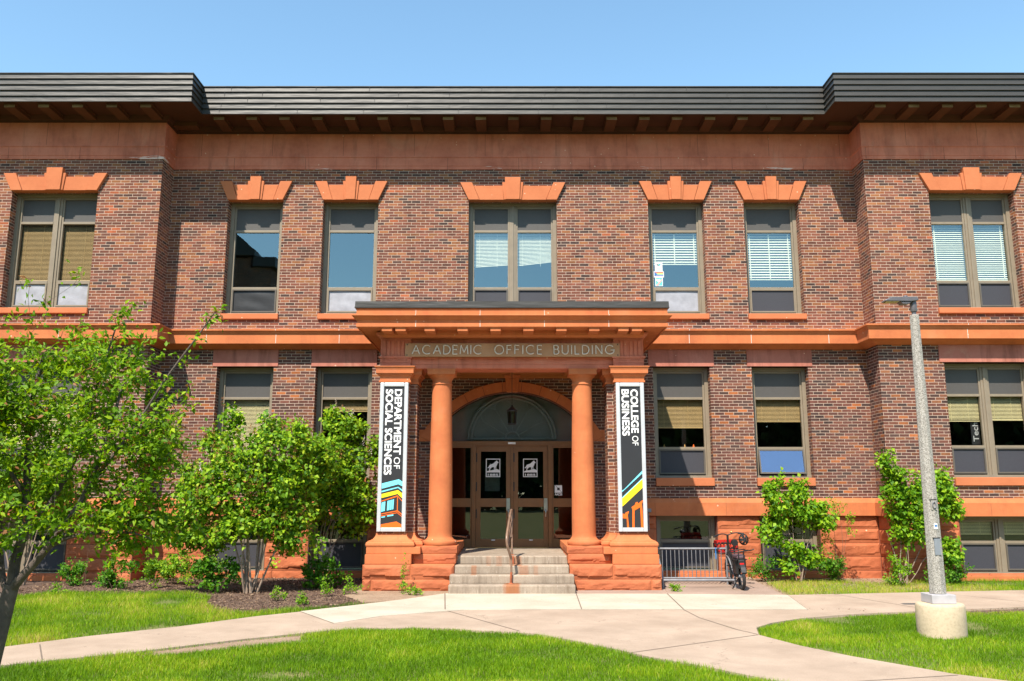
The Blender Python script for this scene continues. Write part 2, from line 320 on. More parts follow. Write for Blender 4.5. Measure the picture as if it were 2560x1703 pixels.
def glassmat(name,refl,tint,rough=0,wav=.0,gc=(.94,.98,1)):
    m=bpy.data.materials.new(name); m.use_nodes=True; t=m.node_tree; t.nodes.remove(t.nodes['Principled BSDF']); out=t.nodes['Material Output']
    tr=N(t,'ShaderNodeBsdfTransparent'); tr.inputs[0].default_value=(*tint,1); gl=N(t,'ShaderNodeBsdfGlossy'); gl.inputs['Roughness'].default_value=rough; gl.inputs['Color'].default_value=(*gc,1)
    ge=N(t,'ShaderNodeNewGeometry'); dt=N(t,'ShaderNodeVectorMath',operation='DOT_PRODUCT'); L(t,ge.outputs['Normal'],dt.inputs[0]); L(t,ge.outputs['Incoming'],dt.inputs[1])
    f=mth(t,'ADD',mth(t,'MULTIPLY',mth(t,'POWER',mth(t,'SUBTRACT',1.,mth(t,'ABSOLUTE',dt.outputs['Value'])),5.),.9),refl+.04); f=mth(t,'MINIMUM',f,1.); mx=N(t,'ShaderNodeMixShader'); L(t,f,mx.inputs[0]); L(t,tr.outputs[0],mx.inputs[1]); L(t,gl.outputs[0],mx.inputs[2])
    if wav:
        tc=N(t,'ShaderNodeTexCoord'); n=noise(t,1.7,2,.5,tc.outputs['Object']); b=N(t,'ShaderNodeBump'); b.inputs['Strength'].default_value=wav; b.inputs['Distance'].default_value=.02
        L(t,n.outputs[0],b.inputs['Height']); L(t,b.outputs[0],gl.inputs['Normal'])
    L(t,mx.outputs[0],out.inputs[0]); return m
M['pane']=glassmat('coated_window_glass',.15,(.90,.95,.90),0,.03,(.70,.90,.94)); M['pane_lo']=glassmat('plain_window_glass',.06,(.90,.90,.86),0,.012)
M['pane_tilt']=glassmat('tilted_sash_glass',.26,(.8,.8,.8),0,.04,(.62,.66,.86)); M['doorglass']=glassmat('dark_door_glass',.07,(.6,.6,.6),0,.012); M['fanglass']=glassmat('grey_fanlight_glass',.12,(.80,.86,.86),.12)
M['lampglass']=glassmat('lantern_glass',.0,(.10,.09,.09),.1)
def leafmat(name,stops,trans=.38,gloss=.012):
    m=bpy.data.materials.new(name); m.use_nodes=True; t=m.node_tree; t.nodes.remove(t.nodes['Principled BSDF']); out=t.nodes['Material Output']
    a=N(t,'ShaderNodeAttribute'); a.attribute_name='rnd'; r=ramp(t,a.outputs['Fac'],stops)
    d=N(t,'ShaderNodeBsdfDiffuse'); L(t,r.outputs[0],d.inputs[0]); tl=N(t,'ShaderNodeBsdfTranslucent')
    L(t,mixc(t,1.,r.outputs[0],(1.25,1.15,.5),'MULTIPLY'),tl.inputs[0]); g=N(t,'ShaderNodeBsdfGlossy'); g.inputs['Roughness'].default_value=.55; g.inputs[0].default_value=(1,1,1,1)
    m1=N(t,'ShaderNodeMixShader'); m1.inputs[0].default_value=trans; L(t,d.outputs[0],m1.inputs[1]); L(t,tl.outputs[0],m1.inputs[2])
    m2=N(t,'ShaderNodeMixShader'); m2.inputs[0].default_value=gloss; L(t,m1.outputs[0],m2.inputs[1]); L(t,g.outputs[0],m2.inputs[2]); L(t,m2.outputs[0],out.inputs[0]); return m
M['leaf_tree']=leafmat('tree_leaf',[(0,(.045,.125,.002)),(.5,(.155,.295,.003)),(.85,(.32,.435,.004)),(.95,(.26,.27,.02)),(1,(.30,.13,.05))])
M['leaf_lilac']=leafmat('lilac_leaf',[(0,(.045,.135,.004)),(.5,(.15,.305,.007)),(.85,(.30,.45,.014)),(1,(.40,.51,.025))])
M['leaf_bush']=leafmat('bush_leaf',[(0,(.024,.10,.003)),(.6,(.07,.22,.005)),(1,(.14,.31,.01))])
M['leaf_bright']=leafmat('bright_leaf',[(0,(.05,.16,.004)),(.5,(.155,.33,.007)),(1,(.30,.46,.014))])
M['spent']=leafmat('spent_blossom',[(0,(.16,.06,.02)),(.7,(.27,.11,.035)),(1,(.34,.17,.06))],.2); M['bloom']=leafmat('pale_blossom',[(0,(.5,.42,.5)),(1,(.75,.62,.55))],.3)
M['grass']=leafmat('grass_blade',[(0,(.075,.17,.002)),(.42,(.17,.325,.004)),(.72,(.30,.42,.010)),(.90,(.46,.46,.05)),(1,(.52,.40,.14))],.35,.012)
M['dark_tree']=leafmat('far_tree_leaf',[(0,(.018,.045,.008)),(1,(.05,.10,.015))],.3)
M['chip']=leafmat('bark_chip',[(0,(.05,.03,.022)),(.6,(.12,.07,.045)),(1,(.28,.19,.12))],0.)
def groundmat():
    m,t,p=mat('soil_and_thatch'); tc=N(t,'ShaderNodeTexCoord'); ob=tc.outputs['Object']; n1=noise(t,.8,6,.65,ob); n2=noise(t,18,5,.7,ob)
    c=ramp(t,n1.outputs[0],[(.35,(.10,.13,.02)),(.55,(.15,.16,.04)),(.75,(.26,.19,.09))]); c=mixc(t,.6,c.outputs[0],ramp(t,n2.outputs[0],[(.3,(.5,.5,.5)),(.7,(1.2,1.15,1.1))]).outputs[0],'MULTIPLY')
    L(t,c,p.inputs['Base Color']); p.inputs['Roughness'].default_value=1; bump(t,p,n2.outputs[0],.5,.02); return m
M['ground']=groundmat()
def soil(name,c1,c2):
    m,t,p=mat(name); tc=N(t,'ShaderNodeTexCoord'); ob=tc.outputs['Object']; n1=noise(t,2.5,6,.7,ob); n2=noise(t,40,5,.75,ob)
    c=mixc(t,.7,ramp(t,n1.outputs[0],[(.3,c1),(.7,c2)]).outputs[0],ramp(t,n2.outputs[0],[(.3,(.4,.4,.4)),(.7,(1.4,1.35,1.3))]).outputs[0],'MULTIPLY')
    L(t,c,p.inputs['Base Color']); p.inputs['Roughness'].default_value=1; bump(t,p,n2.outputs[0],.8,.02); return m
M['mulch']=soil('dark_bark_mulch',(.085,.05,.035),(.16,.10,.07)); M['dirt']=soil('dry_dirt',(.26,.17,.11),(.36,.26,.18))

# ------------------------------------------------------------------ building
B=thing('academic_building','two storey red brick and sandstone college building with a columned entrance portico','building')
XL,XR,PY=-8.04,8.09,-.64
WALL=[(-15,PY),(XL,PY),(XL,0),(XR,0),(XR,PY),(15,PY)]
W_UP=[('n',-6.69,-5.40),('n',-4.45,-3.15),('d',-1.02,1.055),('n',3.205,4.515),('n',5.46,6.755),('pd',-11.43,-9.47),('pd',9.525,11.465)]
W_LO=[('n',-6.72,-5.43),('n',-4.47,-3.18),('n',3.205,4.50),('n',5.455,6.74),('pd',-11.43,-9.47),('pd',9.525,11.465)]
W_BA=[('n',-6.72,-5.43),('n',-4.47,-3.20),('n',3.19,4.52),('n',5.47,6.78),('pd',-11.43,-9.47),('pd',9.545,11.465)]
def wallgrid(mb,x0,x1,z0,z1,y,holes,depth=.36,mi=0):
    hs=[h for h in holes if h[0]<x1 and h[1]>x0 and h[2]<z1 and h[3]>z0]
    xs=sorted({x0,x1,*[min(max(a,x0),x1) for h in hs for a in h[:2]]}); zs=sorted({z0,z1,*[min(max(a,z0),z1) for h in hs for a in h[2:]]})
    for i in range(len(xs)-1):
        for j in range(len(zs)-1):
            cx,cz=(xs[i]+xs[i+1])/2,(zs[j]+zs[j+1])/2
            if any(h[0]<cx<h[1] and h[2]<cz<h[3] for h in hs): continue
            mb.face([(xs[i],y,zs[j]),(xs[i+1],y,zs[j]),(xs[i+1],y,zs[j+1]),(xs[i],y,zs[j+1])],mi)
    for a,b,c,d in hs:
        e=y+depth
        mb.face([(a,y,c),(a,y,d),(a,e,d),(a,e,c)],mi); mb.face([(b,y,d),(b,y,c),(b,e,c),(b,e,d)],mi)
        mb.face([(a,y,d),(b,y,d),(b,e,d),(a,e,d)],mi); mb.face([(a,y,c),(a,e,c),(b,e,c),(b,y,c)],mi)
UPZ=(5.87,8.61); LOZ=(2.14,4.645); BAZ=(.09,1.317)
hup=[(a,b,*UPZ) for _,a,b in W_UP]; hlo=[(a,b,*LOZ) for _,a,b in W_LO]; hba=[(a,b,*BAZ) for _,a,b in W_BA]
ARCH=(-1.76,1.76,.58,3.12)
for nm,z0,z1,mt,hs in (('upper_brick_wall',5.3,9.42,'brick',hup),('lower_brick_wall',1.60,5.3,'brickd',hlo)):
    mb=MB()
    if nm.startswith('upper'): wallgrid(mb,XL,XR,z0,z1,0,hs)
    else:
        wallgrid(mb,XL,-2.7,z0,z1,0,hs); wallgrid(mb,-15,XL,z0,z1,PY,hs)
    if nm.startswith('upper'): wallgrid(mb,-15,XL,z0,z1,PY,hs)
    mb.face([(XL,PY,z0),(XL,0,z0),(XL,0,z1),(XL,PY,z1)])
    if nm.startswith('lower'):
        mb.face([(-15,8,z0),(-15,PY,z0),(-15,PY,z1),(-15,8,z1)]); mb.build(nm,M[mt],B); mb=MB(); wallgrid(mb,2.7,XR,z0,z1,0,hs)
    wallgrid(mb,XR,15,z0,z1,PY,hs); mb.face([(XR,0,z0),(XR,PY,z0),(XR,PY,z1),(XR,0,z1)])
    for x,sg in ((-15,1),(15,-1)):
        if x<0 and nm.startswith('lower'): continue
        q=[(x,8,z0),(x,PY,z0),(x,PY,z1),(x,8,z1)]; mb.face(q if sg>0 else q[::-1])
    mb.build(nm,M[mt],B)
# entrance wall with its arched opening
AR,AZ=2.09,1.978
def arcz(x,r): return AZ+math.sqrt(max(r*r-x*x,0))
mb=MB(); n=24; xs=[-1.76+3.52*i/n for i in range(n+1)]
for i in range(n):
    a,b=xs[i],xs[i+1]; za,zb=arcz(a,AR),arcz(b,AR)
    mb.face([(a,0,za),(b,0,zb),(b,0,5.3),(a,0,5.3)]); mb.face([(b,0,zb),(a,0,za),(a,.3,za),(b,.3,zb)])
for sx in (-1,1):
    q=[(1.76*sx,0,0),(2.7*sx,0,0),(2.7*sx,0,5.3),(1.76*sx,0,5.3)]; mb.face(q if sx>0 else q[::-1])
    q=[(1.76*sx,0,0),(1.76*sx,0,3.13),(1.76*sx,.3,3.13),(1.76*sx,.3,0)]; mb.face(q if sx<0 else q[::-1])
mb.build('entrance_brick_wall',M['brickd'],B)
mb=MB()   # arch ring, voussoirs
vs=[-1.0,-.8,-.6,-.4,-.2,-.055]
def ring(a0,a1,y0,y1,mi=0,r0=AR,r1=AR+.22):
    k=6; o=[]; inn=[]
    for i in range(k+1):
        a=a0+(a1-a0)*i/k; o.append((r1*math.sin(a),AZ+r1*math.cos(a))); inn.append((r0*math.sin(a),AZ+r0*math.cos(a)))
    mb.prism(inn+o[::-1],y0,y1,mi)
am=math.asin(1.95/2.2); nseg=11
for i in range(nseg):
    a0=-am+2*am*i/nseg+.0022; a1=-am+2*am*(i+1)/nseg-.0022; ring(a0,a1,-.05,.04)
ring(-am,am,-.044,.03,1,AR+.004,AR+.216)
mb.build('entrance_arch',[M['stone'],M['joint']],B)
mb=MB(); mb.prism([(-.12,4.05),(.13,4.05),(.165,4.37),(-.155,4.37)],-.14,.0); mb.box(-.175,.185,-.16,.0,4.37,4.44); mb.box(-.05,.06,-.155,-.1,4.09,4.35)
mb.build('arch_keystone',M['stone'],B,.008)
for sx in (-1,1):
    mb=MB(); a,b=sorted((1.77*sx,2.68*sx)); mb.box(a,b,-.03,.02,2.95,3.2); mb.box(a,b,-.045,.02,3.155,3.205); mb.build('impost_band',M['stone'],B,.006)
# stone belts
def joints(mb,xs,y,z0,z1,w=.007,mi=1):
    for x in xs: mb.box(x-w/2,x+w/2,y-.0015,y+.02,z0,z1,mi)
mb=MB(); mb.sweep([(0,9.375),(.022,9.375),(.022,9.455),(.032,9.46),(.032,9.655),(.05,9.67),(.05,9.695),(.03,9.705),(.03,10.26),(0,10.26)],WALL)
for x in [-7.4+1.69*i for i in range(10)]: joints(mb,[x],-.03,9.71,10.25)
for x in [-6.6+1.69*i for i in range(9)]: joints(mb,[x],-.032,9.38,9.66)
for s in (-1,1):
    joints(mb,[s*9.1,s*10.75,s*12.4],PY-.03,9.71,10.25); joints(mb,[s*8.15,s*9.95,s*11.6],PY-.032,9.38,9.66)
mb.build('frieze',[M['frieze'],M['joint']],B)
SC=[(0,5.035),(.05,5.035),(.09,5.055),(.16,5.09),(.18,5.105),(.30,5.126),(.30,5.335),(.315,5.35),(.335,5.395),(.365,5.41),(.365,5.445),(0,5.50)]
mb=MB(); mb.sweep(SC,[(-15,PY),(XL,PY),(XL,0),(-2.6,0)])
mb.sweep(SC,[(2.6,0),(XR,0),(XR,PY),(15,PY)])
for x,y in ((-6.9,0),(-5.33,0),(-3.9,0),(4.0,0),(5.4,0),(7.15,0),(-9.9,PY),(9.95,PY),(11.7,PY)):
    mb.box(x-.006,x+.006,y-.3025,y-.29,5.13,5.335,1); mb.box(x-.006,x+.006,y-.3675,y-.35,5.412,5.444,1)
mb.build('string_course',[M['stone'],M['caulk']],B)
WT=[(0,1.315),(.10,1.315),(.10,1.595),(.045,1.685),(0,1.695)]
mb=MB(); mb.sweep(WT,[(-15,PY),(XL,PY),(XL,0),(-2.55,0)]); mb.sweep(WT,[(2.55,0),(XR,0),(XR,PY),(15,PY)])
joints(mb,[-7.0,-5.2,-3.7,3.15,4.72,5.9,7.2],-.10,1.32,1.59,.006); joints(mb,[-9.0,-11.7,8.9,10.2,11.8],PY-.10,1.32,1.59,.006)
mb.build('water_table',[M['stone'],M['joint']],B,.006)
# cornice, soffit, modillions
mb=MB(); prof=[(0,10.405),(.90,10.405)]; zs=[10.345,10.483,10.62,10.757,10.893,11.02]
for i in range(5):
    z0,z1=zs[i],zs[i+1]; e=.925
    prof+=[(e,z0),(e+.018,z0+.003),(e+.004,z0+.020),(e-.014,z1-.003)]
prof+=[(.925,11.02),(.937,11.022),(.937,11.04),(.3,11.05),(.3,10.85)]
mb.sweep(prof,WALL)
rg=random.Random(3)
for i in range(5):      # panel laps
    for x in (-6.3,-5.0,-3.2,-1.4,.4,2.2,4.6,6.4):
        xx=x+rg.uniform(-.8,.8); mb.box(xx,xx+.006,-.931,-.915,zs[i]+.02,zs[i+1]-.01)
mb.build('metal_cornice',M['metalgrey'],B)
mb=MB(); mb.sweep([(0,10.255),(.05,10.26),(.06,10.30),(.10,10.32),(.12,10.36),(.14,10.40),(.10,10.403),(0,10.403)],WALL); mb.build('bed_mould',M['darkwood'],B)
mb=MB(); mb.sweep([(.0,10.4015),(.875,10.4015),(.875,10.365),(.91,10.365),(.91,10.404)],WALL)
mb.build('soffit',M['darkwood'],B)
wornend=stone('worn_pale_end',(.07,.03,.02),(.20,.12,.085),(.48,.40,.34),specks=False)
modw=stone('modillion_paint',(.065,.023,.013),(.09,.033,.018),(.115,.044,.023),specks=False)
def modillion(x,y):
    mb=MB(); mb.box(x-.12,x+.12,y-.745,y-.08,10.295,10.4005); mb.box(x-.135,x+.135,y-.765,y-.08,10.372,10.4006)
    mb.box(x-.121,x+.121,y-.75,y-.735,10.302,10.366,1); mb.build('modillion',[modw,wornend],B,.006)
for i in range(-9,10): modillion(.035+.757*i,0)
for i in range(8):
    modillion(-8.20-.763*i,PY); modillion(8.245+.753*i,PY)
for s,x in ((1,XL),(-1,XR)):
    mb=MB(); a,b=sorted((x+s*.08,x+s*.64)); mb.box(a,b,-.42,-.18,10.295,10.4005); mb.build('modillion',[modw,wornend],B,.006)
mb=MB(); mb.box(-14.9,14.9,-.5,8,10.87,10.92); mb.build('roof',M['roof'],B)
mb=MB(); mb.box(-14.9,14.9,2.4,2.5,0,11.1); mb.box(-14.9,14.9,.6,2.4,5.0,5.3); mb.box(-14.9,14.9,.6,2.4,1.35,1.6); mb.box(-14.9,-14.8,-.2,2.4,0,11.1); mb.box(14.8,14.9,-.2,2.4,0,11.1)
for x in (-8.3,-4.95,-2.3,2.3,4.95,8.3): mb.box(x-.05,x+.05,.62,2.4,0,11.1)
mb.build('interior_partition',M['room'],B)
# rock-faced base
def fbm(x,z,seed):
    r=np.random.default_rng(seed); o=np.zeros_like(x); a=1.
    for k in range(5):
        for _ in range(3):
            th=r.uniform(0,2*np.pi); f=2.2*1.9**k; o+=a*np.sin((x*np.cos(th)+z*np.sin(th))*f*2+r.uniform(0,6.3))
        a*=.55
    return o/3.5
seedc=[0]
def rock(mb,x0,x1,z0,z1,y,amp=.05,axis='y',sg=1,res=.028,flat=0):
    seedc[0]+=1; nx=max(3,int((x1-x0)/res)); nz=max(3,int((z1-z0)/res))
    X,Z=np.meshgrid(np.linspace(x0,x1,nx+1),np.linspace(z0,z1,nz+1))
    d=np.minimum(np.minimum(X-x0,x1-X),np.minimum(Z-z0,z1-Z)); e=np.clip(d/.06,0,1)**.7
    h=amp*(.75+.55*fbm(X*1.0,Z*1.8,seedc[0])); ledge=np.where(Z-z0<.06+.05*(fbm(X,X*0,seedc[0]+99)),.35,1.)  # undercut lower edge
    rf=np.random.default_rng(seedc[0]+500); nk=max(4,int((x1-x0)*9)); H=np.full(X.shape,9.)
    for _ in range(nk):
        ax_,az_=rf.uniform(x0,x1),rf.uniform(z0,z1); H=np.minimum(H,amp*rf.uniform(.75,1.5)+rf.normal(0,.16)*(X-ax_)+rf.normal(0,.22)*(Z-az_))
    h=.55*np.clip(H,.25*amp,1.5*amp)+.45*h+.006*fbm(X*5,Z*7,seedc[0]+7)
    h=np.clip(h,.2*amp,None)*ledge*e
    v=[]
    for xx,zz,hh in zip(X.ravel(),Z.ravel(),h.ravel()):
        v.append((xx,y-hh,zz) if axis=='y' else (y+sg*hh,xx,zz))
    f=[]
    for j in range(nz):
        for i in range(nx):
            a=j*(nx+1)+i; q=(a,a+1,a+nx+2,a+nx+1); f.append(q if axis=='y' or sg>0 else q[::-1])
    mb.raw(v,f,0,False)
BASES={}
ROWS=[(-.12,.142),(.142,.44),(.44,.726),(.726,1.027),(1.027,1.315)]
for side in (-1,1):
    mb=MB()
    for x0,x1,y,hs in (((XL,-2.6,0,hba),(-15,XL,PY,hba)) if side<0 else ((2.6,XR,0,hba),(XR,15,PY,hba))):
        hh=[h for h in hs if x0<h[0]<x1]
        wallgrid(mb,x0,x1,-.15,1.32,y,hh,.36,1)
        edges=[x0]+[e for h in sorted(hh) for e in h[:2]]+[x1]
        rj=random.Random(int(x0*10))
        for ri,(z0,z1) in enumerate(ROWS):
            segs=[(edges[i],edges[i+1]) for i in range(0,len(edges),2)] if ri>0 else [(x0,x1)]
            for a,b in segs:
                a+=.01; b-=.01
                n=max(1,round((b-a)/.95)); cuts=[a]+[a+(b-a)*(k+rj.uniform(-.2,.2))/n for k in range(1,n)]+[b]
                for k in range(n): rock(mb,cuts[k]+.004,cuts[k+1]-.004,z0+.004,z1-.004,y-.004,.03 if ri==0 else .048)
    x,sg=(XL,1) if side<0 else (XR,-1)
    mb.face([(x,PY,-.15),(x,0,-.15),(x,0,1.32),(x,PY,1.32)] if sg>0 else [(x,0,-.15),(x,PY,-.15),(x,PY,1.32),(x,0,1.32)],1)
    for z0,z1 in ROWS: rock(mb,PY+.01,-.01,z0+.005,z1-.005,x+sg*.004,.03,'x',sg)
    mb.build('rusticated_stone_base',[M['rock'],M['joint']],B)
for kind,a,b in W_BA:
    y=PY if kind=='pd' else 0; mb=MB(); mb.box(a-.0,b+.0,y-.05,y+.34,-.02,.088); mb.build('window_sill',M['stone'],B,.008)

# lintels and sills
for kind,a,b in W_UP:
    y=PY if kind=='pd' else 0; w=b-a; c=(a+b)/2; z0=8.605
    zt_,zk,zm=(9.065,9.178,8.978) if kind=='n' else ((9.035,9.15,8.95) if kind=='d' else (9.015,9.135,8.93)); kw=.13 if w<1.5 else .187; kb=.108 if w<1.5 else .16; tl=.205
    mb=MB()
    for s in (-1,1):
        e=b if s>0 else a; i=.24 if w<1.5 else .27; ti=(.28-.205)
        mb.prism([(e,z0),(e+s*tl,zt_),(e-s*(ti-.0),zt_),(e-s*(i-.02)*1.0,z0)],y-.075,y+.12)
        mb.prism([(e-s*(i-.012),z0),(e-s*(ti+.04),zm),(c+s*(kw+.05),zm),(c+s*(kb+.05),z0)],y-.06,y+.12)
        mb.prism([(c+s*(kb+.045),z0),(c+s*(kw+.062),zt_),(c+s*(kw-.02),zt_),(c+s*(kb-.02),z0)],y-.085,y+.12)
    mb.box(a+.02,b-.02,y-.03,y+.119,z0+.004,8.92)
    lo=mb.build('lintel',M['keystone'],B,.006)
    mb=MB(); mb.prism([(c-kb,z0-.005),(c+kb,z0-.005),(c+kw,zk),(c-kw,zk)],y-.12,y+.1); mb.build('keystone',M['keystone'],lo,.008)
    mb=MB(); mb.box(a-.02,b+.02,y-.065,y+.34,5.742,5.868); mb.build('window_sill',M['keystone'],B,.008)
for kind,a,b in W_LO:
    y=PY if kind=='pd' else 0
    mb=MB(); mb.box(a-.10,b+.10,y-.02,y+.2,4.645,5.034); mb.build('flat_lintel',M['pink'],B,.005)
    mb=MB(); mb.box(a-.0,b+.0,y-.06,y+.34,1.962,2.138); mb.build('window_sill',M['keystone'],B,.008)

# ------------------------------------------------------------------ windows
def slats(mb,x0,x1,z0,z1,y,pitch,sl0=0.,sl1=0.,w=None,tilt=.55):
    w=w or pitch*.95; n=int((z1-z0)/pitch)
    for k in range(n+1):
        zl=z1-k*pitch; f=k/max(n,1); dl,dr=sl0*f**3,sl1*f**3
        dz=w*.5*math.sin(tilt)*1.2; dy=w*.5*math.cos(tilt)*.6
        mb.face([(x0,y-dy,zl+dl-dz),(x1,y-dy,zl+dr-dz),(x1,y+dy,zl+dr+dz),(x0,y+dy,zl+dl+dz)])
    mb.box(x0,x1,y-.012,y+.012,z0-.03,z0-.008) if not (sl0 or sl1) else None
def window(kind,a,b,z0,z1,y0,spec):
    y=y0+.235; d='d' in kind; w=b-a; up=z0>5; ba=z0<1
    mb=MB()
    fw=.085
    mb.box(a,a+fw,y-.02,y+.10,z0,z1); mb.box(b-fw,b,y-.02,y+.10,z0,z1); mb.box(a+fw,b-fw,y-.02,y+.10,z1-.075,z1); mb.box(a,b,y-.06,y+.098,z0-.002,z0+.055)
    bays=[(a+fw,b-fw)]
    if d:
        c=(a+b)/2; mb.box(c-.075,c+.075,y+.0,y+.098,z0+.055,z1-.075); mb.box(c-.022,c+.022,y-.025,y+.001,z0+.055,z1-.075); bays=[(a+fw,c-.075),(c+.075,b-fw)]
    if ba: rails=[(z0+z1)/2+.06]
    elif up: rails=[7.955-.03,6.535]
    else: rails=[3.942,2.807]
    for p,q in bays:
        mb.box(p,p+.042,y+.02,y+.097,z0+.055,z1-.075); mb.box(q-.042,q,y+.02,y+.097,z0+.055,z1-.075); mb.box(p+.042,q-.042,y+.02,y+.097,z1-.125,z1-.075)
        for r in rails: mb.box(p+.042,q-.042,y+.012,y+.096,r-.028,r+.028)
    wo=mb.build('window',M['taupe'],B,.004)
    if spec.get('label'): wo['label']=spec['label']
    for bi,(p,q) in enumerate(bays):
        p+=.042; q-=.042
        zt=z1-.125
        if not ba:
            mb=MB(); mb.box(p,q,y+.045,y+.06,rails[0]+.028,zt); mb.build('transom_panel',M['panel'],wo)
        zm1=(rails[0]-.028) if not ba else zt; zm0=(rails[1]+.028) if not ba else rails[0]+.028
        mb=MB(); mb.face([(p,y+.05,zm0),(q,y+.05,zm0),(q,y+.05,zm1),(p,y+.05,zm1)]); mb.build('pane',M[spec.get('pane','pane_lo')],wo)
        zl1=(rails[1] if not ba else rails[0])-.028; zl0=z0+.055
        lo=spec.get('low','screen')
        if isinstance(lo,list): lo=lo[bi]
        sm=MB(); sm.box(p,p+.03,y+.0,y+.05,zl0+.03,zl1); sm.box(q-.03,q,y+.0,y+.05,zl0+.03,zl1); sm.box(p+.03,q-.03,y+.0,y+.05,zl0+.03,zl0+.065); sm.box(p+.03,q-.03,y+.0,y+.05,zl1-.025,zl1)
        if lo=='tilt':
            sa=sm.build('open_sash',M['sashdark'],wo); g=MB(); g.box(p+.03,q-.03,y+.02,y+.022,zl0+.065,zl1-.025); go=g.build('pane',M['pane_tilt'],wo)
            for o in (sa,go):
                mt=Matrix.Translation((0,y,zl1))@Matrix.Rotation(R(-11),4,'X')@Matrix.Translation((0,-y,-zl1)); o.data.transform(mt)
        else:
            sa=sm.build('sash',M['taupe'] if lo in('foil','screenlit') else M['sashdark'],wo)
            g=MB()
            if lo=='foil' or lo=='blackcloth':      # slightly slack lining behind the sash
                nn=14
                for i in range(nn):
                    for j in range(nn):
                        def pt(i,j):
                            u,v=i/nn,j/nn; return (p+.028+(q-p-.056)*u,y+.04-.02*math.sin(math.pi*u)*(.5+.5*math.cos(5*v+3*u*u))*math.sin(math.pi*v),zl0+.06+(zl1-.02-zl0-.06)*v)
                        g.face([pt(i,j),pt(i+1,j),pt(i+1,j+1),pt(i,j+1)],0,True)
                g.build('lining',M[lo],wo)
            else:
                g.box(p+.03,q-.03,y+.03,y+.034,zl0+.065,zl1-.025); g.build('screen',M['screen'],wo)
        bl=spec.get('blind')
        if isinstance(bl,list): bl=bl[bi]
        if bl:
            mt,drop,pitch,s0,s1=bl; g=MB(); slats(g,p+.0,q-.0,zm1-(zm1-zm0)*drop,zm1-.01,y+.12,pitch,s0,s1)
            if pitch>.04:
                for u in ((.06,.5,.94) if not d else ((.12,) if bi==0 else (.9,))): 
                    x=p+(q-p)*u; g.box(x-.012,x+.012,y+.1,y+.104,zm1-(zm1-zm0)*drop,zm1-.01)
            else:
                for u in (.15,.68): x=p+(q-p)*u; g.box(x-.003,x+.003,y+.112,y+.116,zm1-(zm1-zm0)*drop,zm1-.01)
            g.build('blind',M[mt],wo)
    return wo
US=[dict(pane='pane',low='blackcloth',label='upper window with black cloth behind its lower sash'),dict(pane='pane',low='foil',label='upper window reflecting plain sky, no blind'),
 dict(pane='pane',low='screen',blind=[('blindw',.62,.035,.0,.05),('blindw',.60,.035,.0,.09)],label='paired upper window with sagging white blinds above the portico'),
 dict(pane='pane',low='foil',blind=('blindw',.55,.062,0,0),label='upper window with half lowered white blind and stickers'),
 dict(pane='pane',low='screenlit',blind=('blindw',.83,.062,0,0),label='upper window with long white blind'),
 dict(pane='pane_lo',low='foil',blind=[('blindt',.98,.03,0,0),('blindt',.98,.03,0,0)],label='paired upper window with tan blinds'),
 dict(pane='pane',low='screen',blind=[('blindw',.96,.05,0,0),('blindw',.96,.05,0,0)],label='paired upper window with closed bluish white blinds')]
LS=[dict(blind=('blindg',.97,.03,0,0),label='lower window with full cream blind behind the lilac'),dict(blind=('blindt',.22,.03,0,0),label='lower window with dark pane behind the lilac'),
 dict(blind=('blindt',.57,.03,0,0),label='lower window with tan blind half in portico shadow'),dict(blind=('blindt',.44,.03,0,0),low='tilt',label='lower window with tilted open bottom sash'),
 dict(blind=[('blindg',.97,.03,0,0),('blindg',.97,.03,0,0)]),dict(blind=[('blindg',.48,.03,0,0),('blindg',.46,.03,0,0)],label='paired lower window with yellowish blinds')]
for (k,a,b),sp in zip(W_UP,US): window(k,a,b,*UPZ,PY if k=='pd' else 0,sp)
for (k,a,b),sp in zip(W_LO,LS): window(k,a,b,*LOZ,PY if k=='pd' else 0,sp)
for (k,a,b) in W_BA: window(k,a,b,*BAZ,PY if k=='pd' else 0,dict(low='screen',blind=('blindg',.6,.03,0,0) if k=='pd' else None))

